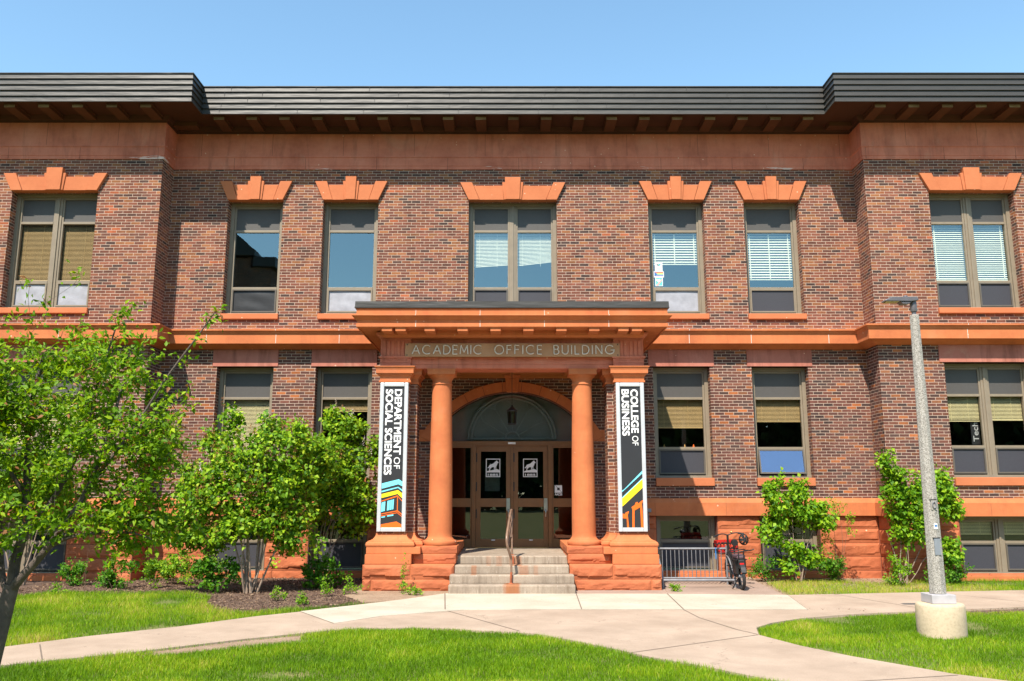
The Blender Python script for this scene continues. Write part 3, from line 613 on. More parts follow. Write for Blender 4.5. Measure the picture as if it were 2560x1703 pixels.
# ------------------------------------------------------------------ portico
PF=-2.45; BK=-2.20      # pier front, set-back face
def banner_x(s): return 2.33*s
for s in (-1,1):
    A=lambda u,v: tuple(sorted((s*u,s*v)))
    # brick pier: projecting strip and set-back strip
    mb=MB(); x0,x1=A(2.035,2.605); mb.box(x0,x1,PF,-1.7,1.03,3.98); x0,x1=A(1.90,2.035); mb.box(x0,x1,BK,-1.7,1.03,3.98)
    mb.build('brick_pier',M['brick'],B)
    def ringpath(e):   # footprint outline grown by e, counterclockwise seen from above with outside on the right
        pts=[(2.605+e,-1.7+e),(1.90-e,-1.7+e),(1.90-e,BK-e),(2.035-e,BK-e),(2.035-e,PF-e),(2.605+e,PF-e)]
        pts=[(s*x,y) for x,y in pts]
        return pts
    def stack(name,prof,m,bev=.0,pm=None):    # stacked outline profile [(grow,z)]
        mb=MB(); v=[];f=[];k=len(prof)
        for e,z in prof:
            for x,y in ringpath(e): v.append((x,y,z))
        for i in range(k-1):
            for j in range(6):
                j2=(j+1)%6; q=(i*6+j,i*6+j2,(i+1)*6+j2,(i+1)*6+j); f.append(q if s>0 else q[::-1])
        # orientation: outline runs ... flip check through area
        P=ringpath(0); ar=sum(P[i][0]*P[(i+1)%6][1]-P[(i+1)%6][0]*P[i][1] for i in range(6))
        f=[(i*6+j,i*6+(j+1)%6,(i+1)*6+(j+1)%6,(i+1)*6+j) for i in range(k-1) for j in range(6)]
        if ar<0: f=[q[::-1] for q in f]
        mb.raw(v,f); top=[(x,y,prof[-1][1]) for x,y in ringpath(prof[-1][0])]; bot=[(x,y,prof[0][1]) for x,y in ringpath(prof[0][0])]
        mb.face(top if ar>0 else top[::-1]); mb.face(bot[::-1] if ar>0 else bot)
        return mb.build(name,m,B,bev)
    stack('pier_base',[(.16,.79),(.17,.80),(.178,.83),(.17,.865),(.15,.885),(.14,.888),(.138,.90),(.115,.905),(.06,.93),(.03,.965),(.012,1.0),(.008,1.032),(0,1.034)],M['stone'])
    stack('pier_capital',[(.0,3.955),(.03,3.96),(.03,3.995),(.012,4.0),(.015,4.06),(.03,4.09),(.055,4.105),(.055,4.125),(.06,4.13),(.085,4.135),(.085,4.20),(.088,4.21),(.10,4.245),(.115,4.258),(.115,4.275),(0,4.276)],M['stone'])
    # pedestal of dressed and rock-faced blocks
    mb=MB()
    x0,x1=A(1.74,2.77); mb.box(x0,x1,PF-.16,-.05,.655,.79); x0,x1=A(1.05,1.74); mb.box(x0,x1,-2.44,-.05,.655,.80)
    x0,x1=A(1.905,2.785); mb.box(x0,x1,PF-.20,-.05,.47,.654); x0,x1=A(1.07,1.90); mb.box(x0,x1,-2.47,-.05,.47,.654)
    x0,x1=A(1.09,2.80); mb.box(x0,x1,PF-.20,-.05,-.15,.4695); mb.build('dressed_pedestal',M['stone'],B,.012)
    mb=MB(); yy=PF-.203
    x0,x1=A(1.915,2.82); rock(mb,x0,x1,.20,.468,yy,.075,res=.022); x0,x1=A(1.085,1.905); rock(mb,x0,x1,.20,.468,yy,.07,res=.022)
    if s<0: cuts=[(1.09,2.64),(2.655,2.815)]
    else: cuts=[(1.20,2.62),(2.63,2.81)]
    for u,v in cuts: x0,x1=A(u,v); rock(mb,x0,x1,-.05,.192,yy,.05,res=.022)
    x0,x1=A(1.075,1.895); rock(mb,x0,x1,.478,.65,-2.475,.045,res=.022); x0,x1=A(1.055,1.735); rock(mb,x0,x1,.668,.785,-2.445,.02,res=.02)
    # flank towards the steps
    for z0,z1,xx in ((.478,.65,1.07),(.668,.785,1.05),(.20,.468,1.085)): rock(mb,-2.43,-1.2,z0,z1,xx*s-.003*s,.03,'x',-s,.03)
    for z0,z1 in ((-.05,.195),(.20,.468)): rock(mb,PF-.19,-.1,z0,z1,2.803*s,.04,'x',s,.035)
    mb.build('rock_faced_pedestal',M['rock'],B)
    # column
    cx,cy=1.41*s,-2.13
    prof=[(.315,.80),(.325,.815),(.332,.85),(.325,.885),(.30,.90),(.275,.905),(.272,.918),(.262,.925),(.245,.95),(.236,.975),(.2345,1.05)]
    for k in range(13): t_=k/12; prof.append((.2345-.040*(t_**1.7),1.06+(3.93-1.06)*t_))
    mb=MB(); mb.lathe(prof,cx,cy,40); co_=mb.build('column',M['stone'],B)
    mb=MB(); mb.lathe([(.195,3.93),(.208,3.935),(.208,3.96),(.196,3.968),(.196,4.03),(.206,4.04),(.206,4.055),(.235,4.085),(.262,4.115),(.268,4.13)],cx,cy,40)
    mb.box(cx-.275,cx+.275,cy-.275,cy+.275,4.13,4.215); mb.box(cx-.285,cx+.285,cy-.285,cy+.285,4.2151,4.245); mb.build('capital',M['stone'],co_)
# entablature
EY=-2.36
mb=MB()
mb.box(-2.04,2.04,EY,-1.80,4.25,4.335); mb.box(-2.04,2.04,EY-.01,-1.80,4.336,4.445); mb.box(-2.04,2.04,EY-.04,-1.80,4.446,4.478); mb.box(-2.04,2.04,EY+.012,-1.80,4.479,4.86)
for x in [-1.62+.648*i for i in range(6)]:
    for dx in (-.06,.06): mb.box(x+dx-.04,x+dx+.04,EY-.004,EY+.02,4.478,4.84)
    for k in range(6): mb.box(x-.1+k*.035,x-.1+k*.035+.02,EY-.022,EY,4.40,4.434)
    mb.box(x-.12,x+.12,EY-.026,EY,4.434,4.447)
for x in (-2.0,2.0):
    pass
for s in (-1,1):
    a,b=sorted((s*2.0405,s*2.61)); mb.box(a,b,EY+.3,-.02,4.28,4.86)          # side beams back to the wall
mb.build('entablature',M['frieze'],B,.004)
for s in (-1,1):
    mb=MB(); a,b=sorted((2.02*s,2.625*s)); c=(a+b)/2
    mb.box(a,b,PF,-1.79,4.277,4.35); mb.box(a-.003,b+.003,PF-.008,-1.79,4.351,4.445); mb.box(a-.03,b+.03,PF-.035,-1.79,4.446,4.485); mb.box(a+.003,b-.003,PF+.004,-1.79,4.486,4.845)
    for gx in (c-.14,c+.14):
        for k in range(-1,2): mb.box(gx+k*.082-.028,gx+k*.082+.028,PF-.012,PF+.02,4.49,4.80)
        mb.box(gx-.125,gx+.125,PF-.022,PF,4.432,4.4465)
        for k in range(6): mb.box(gx-.115+k*.04,gx-.115+k*.04+.024,PF-.02,PF,4.402,4.4325)
    mb.sweep([(0,4.846),(.02,4.85),(.04,4.88),(.075,4.905),(.085,4.93),(.085,4.955),(0,4.956)],[(a,-1.8),(a,PF),(b,PF),(b,-1.8)] )
    mb.build('triglyph_block',M['frieze'],B,.003)
CP=[(-2.57,.0),(-2.57,-2.56),(2.57,-2.56),(2.57,.0)]
mb=MB(); mb.sweep([(-.4,4.847),(.0,4.85),(.04,4.885),(.05,4.93),(.05,4.983),(.42,4.983),(.42,4.965),(.45,4.965),(.455,4.98),(.455,5.04),(.435,5.046),(.435,5.105),(.45,5.115),(.47,5.135),(.50,5.165),(.535,5.18),(.535,5.20),(.47,5.212),(.455,5.216),(.455,5.308),(.46,5.335),(-.2,5.34)],CP)
for x in (-1.87,-.62,.63,1.88):
    mb.box(x-.007,x+.007,-2.56-.4575,-2.99,4.97,5.042,1); mb.box(x-.006,x+.006,-2.56-.4375,-2.97,5.046,5.105,1); mb.box(x-.008,x+.008,-2.56-.5375,-3.0,5.18,5.2,1); mb.box(x-.006,x+.006,-2.56-.4575,-2.99,5.218,5.308,1)
mb.build('portico_cornice',[M['stone'],M['caulk']],B,.004)
for x in [-2.43,-2.165]+[-1.60+.64*i for i in range(6)]+[2.165,2.43]:
    mb=MB(); x0=x-.10; x1=x+.10; mb.box(x0,x1,-2.56-.422,-2.56,4.893,4.982); mb.box(x0-.012,x1+.012,-2.56-.432,-2.56,4.955,4.9825); mb.build('mutule',M['stone'],B,.004)
mb=MB(); mb.sweep([(-2.0,5.341),(.478,5.341),(.49,5.342),(.49,5.36),(.485,5.362),(.48,5.472),(-2.,5.49)],CP)
mb.build('portico_coping',M['metalgrey'],B)
mb=MB(); mb.box(-2.6,2.6,-1.795,-.004,4.445,4.5); 
for x in (-1.2,0,1.2): mb.box(x-.05,x+.05,-1.79,-.01,4.41,4.446)
mb.box(-2.04,2.04,-.12,-.002,4.37,4.446)
mb.build('portico_ceiling',M['ceiling'],B)
# door set
DY=.28
mb=MB()
mb.box(-1.76,1.76,DY-.02,DY+.12,2.88,2.97)
for x in (-.86,.86): mb.box(x-.045,x+.045,DY-.03,DY+.12,.602,2.88)
mb.box(-.025,.03,DY-.012,DY+.11,.602,2.88)
for s in (-1,1): a,b=sorted((1.70*s,1.758*s)); mb.box(a,b,DY-.02,DY+.12,.602,2.88)
mb.box(-.815,.815,DY+.0,DY+.1,2.845,2.88)
mb.box(-.815,.815,DY-.05,DY+.1,.602,.618,1)
fr=mb.build('door_frame',[M['bronze'],M['brass']],B,.004)
mb=MB(); mb.box(-.09,.08,DY-.04,DY-.02,2.90,2.945); mb.build('number_plate',M['white'],fr)
def leaf(x0,x1,hx,hinge):
    mb=MB(); y0,y1=DY+.005,DY+.06
    mb.box(x0,x0+.105,y0,y1,.62,2.842); mb.box(x1-.105,x1,y0,y1,.62,2.842); mb.box(x0+.105,x1-.105,y0,y1,2.735,2.842); mb.box(x0+.105,x1-.105,y0,y1,1.50,1.69); mb.box(x0+.105,x1-.105,y0,y1,.62,.80)
    d=mb.build('door',M['bronze'],B,.003)
    for z0,z1 in ((1.69,2.735),(.80,1.50)):
        g=MB(); g.face([(x0+.105,DY+.03,z0),(x1-.105,DY+.03,z0),(x1-.105,DY+.03,z1),(x0+.105,DY+.03,z1)]); g.build('door_pane',M['doorglass'],d)
    h=MB(); h.box(hx-.04,hx+.04,DY-.012,DY+.004,1.42,1.69); h.tube([(hx,DY-.01,1.45),(hx,DY-.06,1.44),(hx,DY-.07,1.39),(hx,DY-.065,1.33),(hx,DY-.04,1.29)],.013,8); h.lathe([(.02,1.60),(.02,1.61)],hx,DY-.012,10)
    h.build('handle',M['chrome'],d)
    h=MB()
    for z in (2.6,1.95,1.35): h.box(hinge-.012,hinge+.012,DY-.012,DY+.02,z-.1,z+.1)
    h.build('hinge',M['black'],d); 
    h=MB(); c=(x0+x1)/2; h.box(c-.04,c+.04,DY-.003,DY+.004,.765,.785); h.build('kick_plate_tab',M['white'],d)
    # emblem: dog standing on a rock above the year
    e=MB(); sc=.325/257.; ex=(x0+x1)/2-.01; ez=2.575
    def P(x,y): return (ex+(x-671)*sc,ez-(y-203)*sc*1.0)
    yy=DY+.026; 
    for q in ((543,203,800,217),(543,514,800,528),(543,217,557,514),(786,217,800,514),(557,436,786,447)):
        (xa,za),(xb,zb)=P(q[0],q[1]),P(q[2],q[3]); e.box(xa,xb,yy-.002,yy,zb,za)
    dog=[(570,360),(588,352),(600,328),(614,310),(642,301),(672,291),(700,266),(722,247),(741,232),(749,250),(769,266),(766,279),(750,286),(746,302),(738,326),(727,346),(729,396),(716,396),(712,354),(705,354),(701,394),(689,392),(686,352),(652,354),(634,374),(618,386),(622,416),(603,416),(602,388),(608,364),(602,356),(592,370),(576,374)]
    rockp=[(556,436),(556,428),(600,414),(660,406),(700,394),(742,388),(774,400),(787,414),(787,436)]
    for pl in (dog,rockp): e.prism([P(*q) for q in pl],yy-.002,yy)
    e.build('emblem_decal',M['white'],d)
    text3('year_lettering','1885',.062,M['white'],((ex-.115),yy-.001,P(0,505)[1]),d,bold=.002,wid=.23)
fonts={}
def text3(name,txt,size,m,loc,parent,rot=(R(90),0,0),bold=0,wid=None,ext=.002):
    cu=bpy.data.curves.new(name,'FONT'); cu.body=txt; cu.size=size; cu.extrude=ext
    o=bpy.data.objects.new(name,cu); C.objects.link(o)
    dg=bpy.context.evaluated_depsgraph_get(); me=bpy.data.meshes.new_from_object(o.evaluated_get(dg)); bpy.data.objects.remove(o)
    n=len(me.vertices); co=np.empty(n*3,dtype=np.float32); me.vertices.foreach_get('co',co); co=co.reshape(-1,3)
    co[:,0]-=co[:,0].min()
    if wid: co[:,0]*=wid/co[:,0].max()
    me.vertices.foreach_set('co',co.ravel())
    if bold:
        vs=[];fs=[]; base=[tuple(v.co) for v in me.vertices]; pf=[tuple(p.vertices) for p in me.polygons]
        for kk,(dx,dy) in enumerate(((-1,-1),(1,-1),(-1,1),(1,1),(0,0))):
            o_=len(vs); vs+=[(x+dx*bold,y_+dy*bold,z_+kk*.00012) for x,y_,z_ in base]; fs+=[tuple(i_+o_ for i_ in p) for p in pf]
        me=bpy.data.meshes.new(name); me.from_pydata(vs,[],fs)
    me.transform(Matrix.Translation(loc)@Matrix.Rotation(rot[0],4,'X') if len(rot)==3 and not rot[1] else Matrix.Translation(loc)@Matrix.Rotation(rot[1],4,'Y')@Matrix.Rotation(rot[0],4,'X'))
    me.materials.clear(); me.materials.append(m); me.name=name
    o=bpy.data.objects.new(name,me); C.objects.link(o)
    if parent: o.parent=parent; o.matrix_parent_inverse=parent.matrix_world.inverted()
    return o
leaf(-.812,-.028,-.085,-.80); leaf(.033,.812,.755,.045)
for s in (-1,1):
    a,b=sorted((.907*s,1.70*s)); mb=MB(); y0,y1=DY+.0,DY+.06
    mb.box(a,b,y0,y1,.602,.80); mb.box(a,b,y0,y1,1.50,1.69); mb.box(a,b,y0,y1,2.82,2.88); mb.box(a,a+.03,y0+.002,y1-.002,.8,2.82); mb.box(b-.03,b,y0+.002,y1-.002,.8,2.82); sd_=mb.build('sidelight',M['bronze'],B,.003)
    for z0,z1 in ((.80,1.50),(1.69,2.82)): g=MB(); g.face([(a,DY+.03,z0),(b,DY+.03,z0),(b,DY+.03,z1),(a,DY+.03,z1)]); g.build('sidelight_pane',M['doorglass'],sd_)
g=MB(); k=24; pts=[(-1.76+3.52*i/k,arcz(-1.76+3.52*i/k,AR)) for i in range(k+1)]; g.face([(x_,DY+.02,z_) for x_,z_ in [(1.76,2.97),(-1.76,2.97)]+pts]); fl=g.build('fanlight',M['fanglass'],B)
g=MB(); gy=DY+.10
def arcp(r,cz,a0,a1,n=20): return [(r*math.cos(a0+(a1-a0)*i/n),gy,cz+r*math.sin(a0+(a1-a0)*i/n)) for i in range(n+1)]
g.tube(arcp(.93,3.03,0,math.pi),.028,6); g.tube(arcp(1.0,3.03,0,math.pi),.03,6); g.tube(arcp(.16,3.03,0,math.pi),.02,6); g.tube([(-1.,gy,3.03),(1.,gy,3.03)],.025,6)
for i in range(1,6):
    a=math.pi*i/6; g.tube([(.16*math.cos(a),gy,3.03+.16*math.sin(a)),(.74*math.cos(a),gy,3.03+.74*math.sin(a))],.012,6)
for i in range(6):
    a=math.pi*(i+.5)/6; rr=.74*math.sin(math.pi/12)*1.0; c0=(.74*math.cos(a),3.03+.74*math.sin(a)); g.tube([(c0[0]+rr*math.cos(a-math.pi/2+math.pi*j/8),gy,c0[1]+rr*math.sin(a-math.pi/2+math.pi*j/8)) for j in range(9)],.012,6)
g.build('fan_tracery',simple('grey_tracery',(.24,.255,.26),.7),fl)
g=MB(); g.prism([(1.7,2.97),(-1.7,2.97)]+pts,DY+.2,DY+.22); g.build('fanlight_backing',simple('grey_backing',(.21,.225,.23),.8,0,.15,2),fl)
g=MB(); g.box(-.62,-.28,DY+.25,DY+.26,1.85,2.35); g.build('indoor_notice',simple('greenish_notice',(.10,.16,.13),.7),fl)

# ------------------------------------------------------------------ things on and round the entrance
st=thing('entrance_steps','four stained grey concrete entrance steps with rust marks','steps',(0,-2.3,0))
SF=[(-3.27,.0,.152,1.15),(-2.965,.152,.302,1.15),(-2.645,.302,.452,1.075),(-2.30,.452,.604,1.075)]
for i,(y,z0,z1,w) in enumerate(SF):
    mb=MB(); yb=SF[i+1][0]+.05 if i<3 else .42
    nose=.022; pr=[(y,z0-.02 if i==0 else z0+.0005),(y,z1-nose),(y+.006,z1-.008),(y+nose,z1),(yb,z1),(yb,z0-.02 if i==0 else z0+.0005)]
    for sgn in (1,):
        n=len(pr); v=[(-w-.005,a,b) for a,b in pr]+[(w,a,b) for a,b in pr]
        mb.raw(v,[tuple(range(n)),tuple(range(2*n-1,n-1,-1))]+[((j+1)%n,j,n+j,n+(j+1)%n) for j in range(n)])
    o=mb.build('landing' if i==3 else 'step',M['stepc'],st,.012)
    if i==3:
        mb=MB(); mb.box(-1.9,1.9,-2.0,.4,.2,.598); mb.build('landing_slab',M['stepc'],st)
hr=thing('handrail','brown painted pipe handrail with rusty foot in the middle of the steps','handrail',(-.03,-3.1,.15))
mb=MB()
def smooth(pts,n=6):
    P=[Vector(p) for p in pts]; out=[]
    for i in range(len(P)-1):
        p0=P[max(i-1,0)];p1=P[i];p2=P[i+1];p3=P[min(i+2,len(P)-1)]
        for k in range(n):
            t=k/n; out.append(.5*((2*p1)+(-p0+p2)*t+(2*p0-5*p1+4*p2-p3)*t*t+(-p0+3*p1-3*p2+p3)*t**3))
    return out+[P[-1]]
mb.tube(smooth([(-.015,-2.99,.60),(-.05,-3.05,.72),(-.09,-3.10,.86),(-.095,-3.06,1.02),(-.06,-2.7,1.24),(-.03,-2.3,1.42),(-.01,-2.12,1.47),(.0,-2.08,1.40),(.0,-2.10,1.2),(-.02,-2.12,.95)]),.024,10); mb.build('top_rail',M['railpaint'],hr)
mb=MB(); mb.tube(smooth([(-.07,-3.07,.78),(-.045,-2.7,1.02),(-.02,-2.3,1.20),(-.0,-2.1,1.26)]),.017,10); mb.build('middle_rail',M['railpaint'],hr)
mb=MB(); mb.tube([(-.02,-3.0,.15),(-.012,-2.995,.36)],.022,10,1); mb.tube([(-.012,-2.995,.34),(-.015,-2.99,.62)],.02,10,0); mb.lathe([(.05,.152),(.05,.16),(.03,.165)],-.02,-3.0,14,1); mb.build('post',[M['railpaint'],M['rust']],hr)
mb=MB(); mb.tube([(.0,-2.10,1.0),(.0,-2.12,.60)],.021,10,0); mb.box(-.035,.035,-2.34,-2.30,.46,.60,1); mb.lathe([(.05,.605),(.05,.615),(.03,.62)],.0,-2.12,14,1); mb.build('post',[M['railpaint'],M['rust']],hr)
ln=thing('hanging_lantern','small black hanging lantern with glass sides in front of the fanlight','lantern',(0,-1.2,3.2))
g=MB(); g.lathe([(.02,3.615),(.03,3.60),(.05,3.58),(.075,3.555),(.115,3.525),(.122,3.515),(.118,3.50),(.105,3.495)],0,-1.2,24); g.lathe([(.085,3.25),(.092,3.245),(.092,3.228),(.07,3.22)],0,-1.2,24); g.lathe([(.015,3.64),(.02,3.63),(.02,3.615)],0,-1.2,12)
for i in range(6): a=math.pi*i/3+.3; g.tube([(.105*math.cos(a),-1.2+.105*math.sin(a),3.5),(.085*math.cos(a),-1.2+.085*math.sin(a),3.245)],.006,5)
g.build('lantern_frame',M['black'],ln)
g=MB(); g.lathe([(.102,3.497),(.083,3.248)],0,-1.2,24); g.build('glass',M['lampglass'],ln)
g=MB(); g.lathe([(.012,3.25),(.012,3.36),(.02,3.37),(.014,3.42),(.003,3.45)],0,-1.2,10); g.build('bulb',M['white'],ln)
g=MB(); g.tube([(0,-1.2,3.63),(0,-1.2,4.445)],.006,6); g.build('hanging_rod',M['black'],ln)
# name plate with stroke letters
sg=thing('name_sign','long brown plate with raised letters reading ACADEMIC OFFICE BUILDING','sign',(0,PF-.03,4.6))
g=MB(); g.box(-2.125,2.14,PF-.04,PF-.013,4.475,4.735); g.box(-2.132,2.147,PF-.036,PF-.014,4.468,4.742); g.build('plate',M['signwood'],sg,.003)
g=MB()
for x in (-2.09,2.105):
    for z in (4.50,4.71): g.lathe([(.012,0),(.012,.006)],0,0,8); 
    for z in (4.50,4.71): g.box(x-.011,x+.011,PF-.046,PF-.039,z-.011,z+.011)
g=MB()
for x in (-2.09,2.105):
    for z in (4.50,4.71): g.box(x-.011,x+.011,PF-.046,PF-.039,z-.011,z+.011)
g.build('bolt',M['black'],sg)
def arc(cx,cz,rx,rz,a0,a1,n=14): return [(cx+rx*math.cos(R(a0+(a1-a0)*i/n)),cz+rz*math.sin(R(a0+(a1-a0)*i/n))) for i in range(n+1)]
G={'A':(.84,[[(0,0),(.42,1),(.84,0)],[(.17,.36),(.67,.36)]]),'C':(.88,[arc(.5,.5,.5,.5,48,312)]),'D':(.72,[[(0,0),(0,1)]+arc(.24,.5,.48,.5,90,-90)+[(0,0)]]),
'E':(.5,[[(.5,1),(0,1),(0,0),(.5,0)],[(0,.52),(.45,.52)]]),'M':(.86,[[(0,0),(.08,1),(.43,.2),(.78,1),(.86,0)]]),'I':(0.02,[[(.01,0),(.01,1)]]),'O':(1.,[arc(.5,.5,.5,.5,0,360,24)]),
'F':(.5,[[(.5,1),(0,1),(0,0)],[(0,.52),(.45,.52)]]),'B':(.54,[[(0,0),(0,1)]+arc(.25,.77,.23,.23,90,-90)+[(0,.54),(.25,.54)]+arc(.27,.27,.27,.27,90,-90)+[(0,0)]]),
'U':(.66,[[(0,1),(0,.33)]+arc(.33,.33,.33,.33,180,360)+[(.66,1)]]),'L':(.46,[[(0,1),(0,0),(.46,0)]]),'N':(.68,[[(0,0),(0,1),(.68,0),(.68,1)]]),'G':(.98,[arc(.5,.5,.5,.5,42,360)+[(1.,.46),(.6,.46)]])}
words=[('ACADEMIC',-1.985,-.605),('OFFICE',-.345,.595),('BUILDING',.835,2.03)]
LH=.178; zb=4.517
for wd,xa,xb in words:
    tw=sum(G[c][0] for c in wd)*LH; gap=((xb-xa)-tw)/(len(wd)-1); x=xa
    for c in wd:
        w,st_=G[c]; g=MB()
        for pl in st_:
            cur=[pl[0]]
            for k_ in range(1,len(pl)):
                cur.append(pl[k_]); end=k_==len(pl)-1
                if not end:
                    a0=math.atan2(pl[k_][1]-pl[k_-1][1],pl[k_][0]-pl[k_-1][0]); a1=math.atan2(pl[k_+1][1]-pl[k_][1],pl[k_+1][0]-pl[k_][0]); end=math.cos(a1-a0)<.8
                if end and len(cur)>1:
                    g.tube([(x+px*LH,PF-.058,zb+pz*LH) for px,pz in cur],.0125,6); cur=[pl[k_]]
        px,pz=st_[0][0]; g.tube([(x+px*LH,PF-.04,zb+pz*LH+ (.03 if pz<.5 else -.03)),(x+px*LH,PF-.058,zb+pz*LH+(.03 if pz<.5 else -.03))],.006,5)
        g.build('letter',M['letter'],sg); x+=w*LH+gap
# banners
def banner(s,label):
    x0,x1=(-2.60,-2.045) if s<0 else (2.05,2.605); z0,z1=1.066,3.946; y=PF-.06
    b=thing('vertical_banner',label,'banner',((x0+x1)/2,y,z0),0,'banners on the portico piers')
    g=MB(); fw=.077
    for (p,q,r,t) in ((x0,x0+fw,z0,z1),(x1-fw,x1,z0,z1)):
        g.box(p,q,y-.0,PF-.001,r,t)
    g.box(x0+fw,x1-fw,y,PF-.001,z0,z0+fw); g.box(x0+fw,x1-fw,y,PF-.001,z1-fw,z1); g.build('frame',M['alum'],b,.012)
    px0,px1,pz0,pz1=x0+fw,x1-fw,z0+fw,z1-fw; g=MB(); g.box(px0,px1,y+.022,PF-.002,pz0,pz1); g.build('panel',M['bannerblack'],b)
    def P(u,v): return (px0+(px1-px0)*u,pz1-(pz1-pz0)*v)
    lay=[0]
    def art(nm,polys,m):
        lay[0]+=1; g=MB()
        for pl in polys: g.prism([P(*q) for q in pl],y+.0205-.0012*lay[0],y+.0215)
        g.build(nm,M[m],b)
    W=px1-px0
    if s<0:
        art('roof_graphic',[[(0,.693),(.82,.663),(1,.681),(1,.712),(.80,.698),(0,.730)],[(0,.745),(.80,.716),(1,.737),(1,.747),(.79,.724),(0,.755)]],'cyan')
        art('band_graphic',[[(0,.767),(.79,.739),(1,.762),(1,.796),(.78,.766),(0,.795)]],'yellow')
        art('wall_graphic',[[(0,.814),(.77,.776),(1,.812),(1,.819),(.80,.787),(.80,.880),(1,.905),(1,.912),(.78,.888),(0,.909),(0,.903),(.76,.881),(.76,.786),(0,.820)],[(0,.917),(.78,.894),(1,.921),(1,.926),(.78,.899),(0,.922)],[(0,.978),(.75,.957),(1,.979),(1,1),(0,1)]],'orange')
        art('window_graphic',[[(.02,.826),(.2,.818),(.18,.884),(0,.891)],[(.30,.815),(.42,.810),(.40,.878),(.28,.882)],[(.44,.809),(.52,.806),(.50,.875),(.42,.878)],[(.54,.805),(.61,.803),(.59,.872),(.52,.875)],[(.02,.925),(.2,.920),(.2,.928),(.02,.932)],[(.30,.916),(.6,.908),(.6,.917),(.3,.924)]],'cyan')
        lines=[('DEPARTMENT',.54,.022,.488,.0055),('OF',.56,.508,.590,.0),('SOCIAL SCIENCES',.10,.022,.630,.0055)]
    else:
        art('stripe_graphic',[[(.1,.735),(1,.604),(1,.622),(0,.754),(0,.742)],[(0,.790),(1,.655),(1,.662),(0,.797)]],'cyan')
        art('band_graphic',[[(0,.797),(1,.662),(1,.722),(0,.855)]],'yellow')
        art('arch_graphic',[[(0,.935),(0,.902),(.10,.907),(.16,.895),(.30,.886),(.31,.892),(.25,.912),(.30,1),(.21,1),(.20,.937)],[(.44,.858),(.60,.843),(.64,.826),(.74,.822),(.76,.834),(.90,.818),(.98,.808),(1,.813),(.94,.836),(.95,.85),(1,1),(.88,1),(.86,.858),(.58,.882),(.56,1),(.46,1),(.48,.875)]],'orange')
        lines=[('COLLEGE',.54,.022,.333,.0055),('OF',.56,.356,.424,.0),('BUSINESS',.10,.022,.353,.0055)]
    for tx,u,v0,v1,bd in lines:
        H=W*.37; lz=(v1-v0)*(pz1-pz0); x,z=P(u,v0)
        text3('lettering',tx,H*1.30 if bd else H*1.15,M['white'],(x,y+.0195,z),b,(R(90),R(90),0),bd,lz,.0015)
banner(-1,'black and white framed banner reading DEPARTMENT OF SOCIAL SCIENCES on the pier beside the lilac')
banner(1,'black and white framed banner reading COLLEGE OF BUSINESS on the pier beside the bicycle rack')
# stickers
sk=thing('round_corner_sticker','white square accreditation sticker on the dark sidelight right of the doors','sticker',(1.05,DY+.02,1.75))
g=MB(); sx,sz=.965,1.74; yy=DY+.027; g.box(sx,sx+.165,yy-.002,yy,sz+.075,sz+.24); g.build('sheet',M['white'],sk)
g=MB(); g.box(sx+.055,sx+.11,yy-.004,yy-.002,sz+.13,sz+.185); g.prism([(sx+.01,sz+.24),(sx+.02,sz+.24),(sx+.165,sz+.08),(sx+.155,sz+.08)],yy-.0035,yy-.002); g.build('mark',M['bannerblack'],sk)
text3('lettering','AACSB',.07,M['white'],(sx,yy-.001,sz+.015),sk,bold=.0015,wid=.165)
for nm,z0,lab in (('poster',6.955,'white sticker with a heart in the upper window above a rainbow flag'),('poster',6.82,'small striped rainbow flag sticker in the upper window'),('poster',6.60,'teal and pink sticker below the rainbow flag in the upper window')):
    x=3.205+.17; y=.285-.004; p=thing(nm,lab,'sticker',(x,y,z0),0,'stickers on the upper window')
    if 'white sticker' in lab:
        g=MB(); g.box(x,x+.175,y-.003,y,z0,z0+.215); g.build('sheet',M['white'],p); g=MB(); c=x+.087
        g.prism([(c,z0+.115),(c+.05,z0+.155),(c+.05,z0+.185),(c+.025,z0+.195),(c,z0+.175)],y-.005,y-.003); g.box(x+.03,x+.145,y-.005,y-.003,z0+.07,z0+.082); g.box(x+.04,x+.135,y-.005,y-.003,z0+.035,z0+.047); g.build('heart',M['teal'],p); g=MB()
        g.prism([(c,z0+.115),(c-.05,z0+.155),(c-.05,z0+.185),(c-.025,z0+.195),(c,z0+.175)],y-.005,y-.003); g.build('heart_half',M['grey'],p)
    elif 'rainbow flag sticker' in lab and 'small' in lab:
        x-=.03; g=MB(); g.box(x,x+.235,y-.003,y,z0-.01,z0+.135); g.build('sheet',M['white'],p)
        for i,cc in enumerate(((.62,.10,.10),(.75,.30,.12),(.75,.62,.2),(.20,.45,.25),(.15,.3,.55),(.3,.15,.4))):
            g=MB(); g.box(x+.012,x+.223,y-.005,y-.003,z0+.107-.0185*i,z0+.1255-.0185*i); g.build('stripe',simple('stripe_%d'%i,cc,.6),p)
        g=MB(); g.prism([(x+.012,z0+.015),(x+.085,z0+.07),(x+.012,z0+.125)],y-.006,y-.005); g.build('chevron',M['blueg'],p)
    else:
        g=MB(); g.box(x,x+.175,y-.003,y,z0,z0+.21); g.build('sheet',M['white'],p); g=MB(); g.box(x+.012,x+.163,y-.005,y-.003,z0+.012,z0+.198); g.build('ground',M['teal'],p)
        g=MB(); g.prism([(x+.012,z0+.012),(x+.06,z0+.012),(x+.163,z0+.14),(x+.163,z0+.18)],y-.007,y-.005); g.build('band',M['pinkart'],p); g=MB(); c=x+.07; zc=z0+.09; g.prism([(c,zc),(c+.05,zc+.05),(c+.035,zc+.085),(c,zc+.065),(c-.035,zc+.085),(c-.05,zc+.05)],y-.0065,y-.005); g.build('heart',M['white'],p)
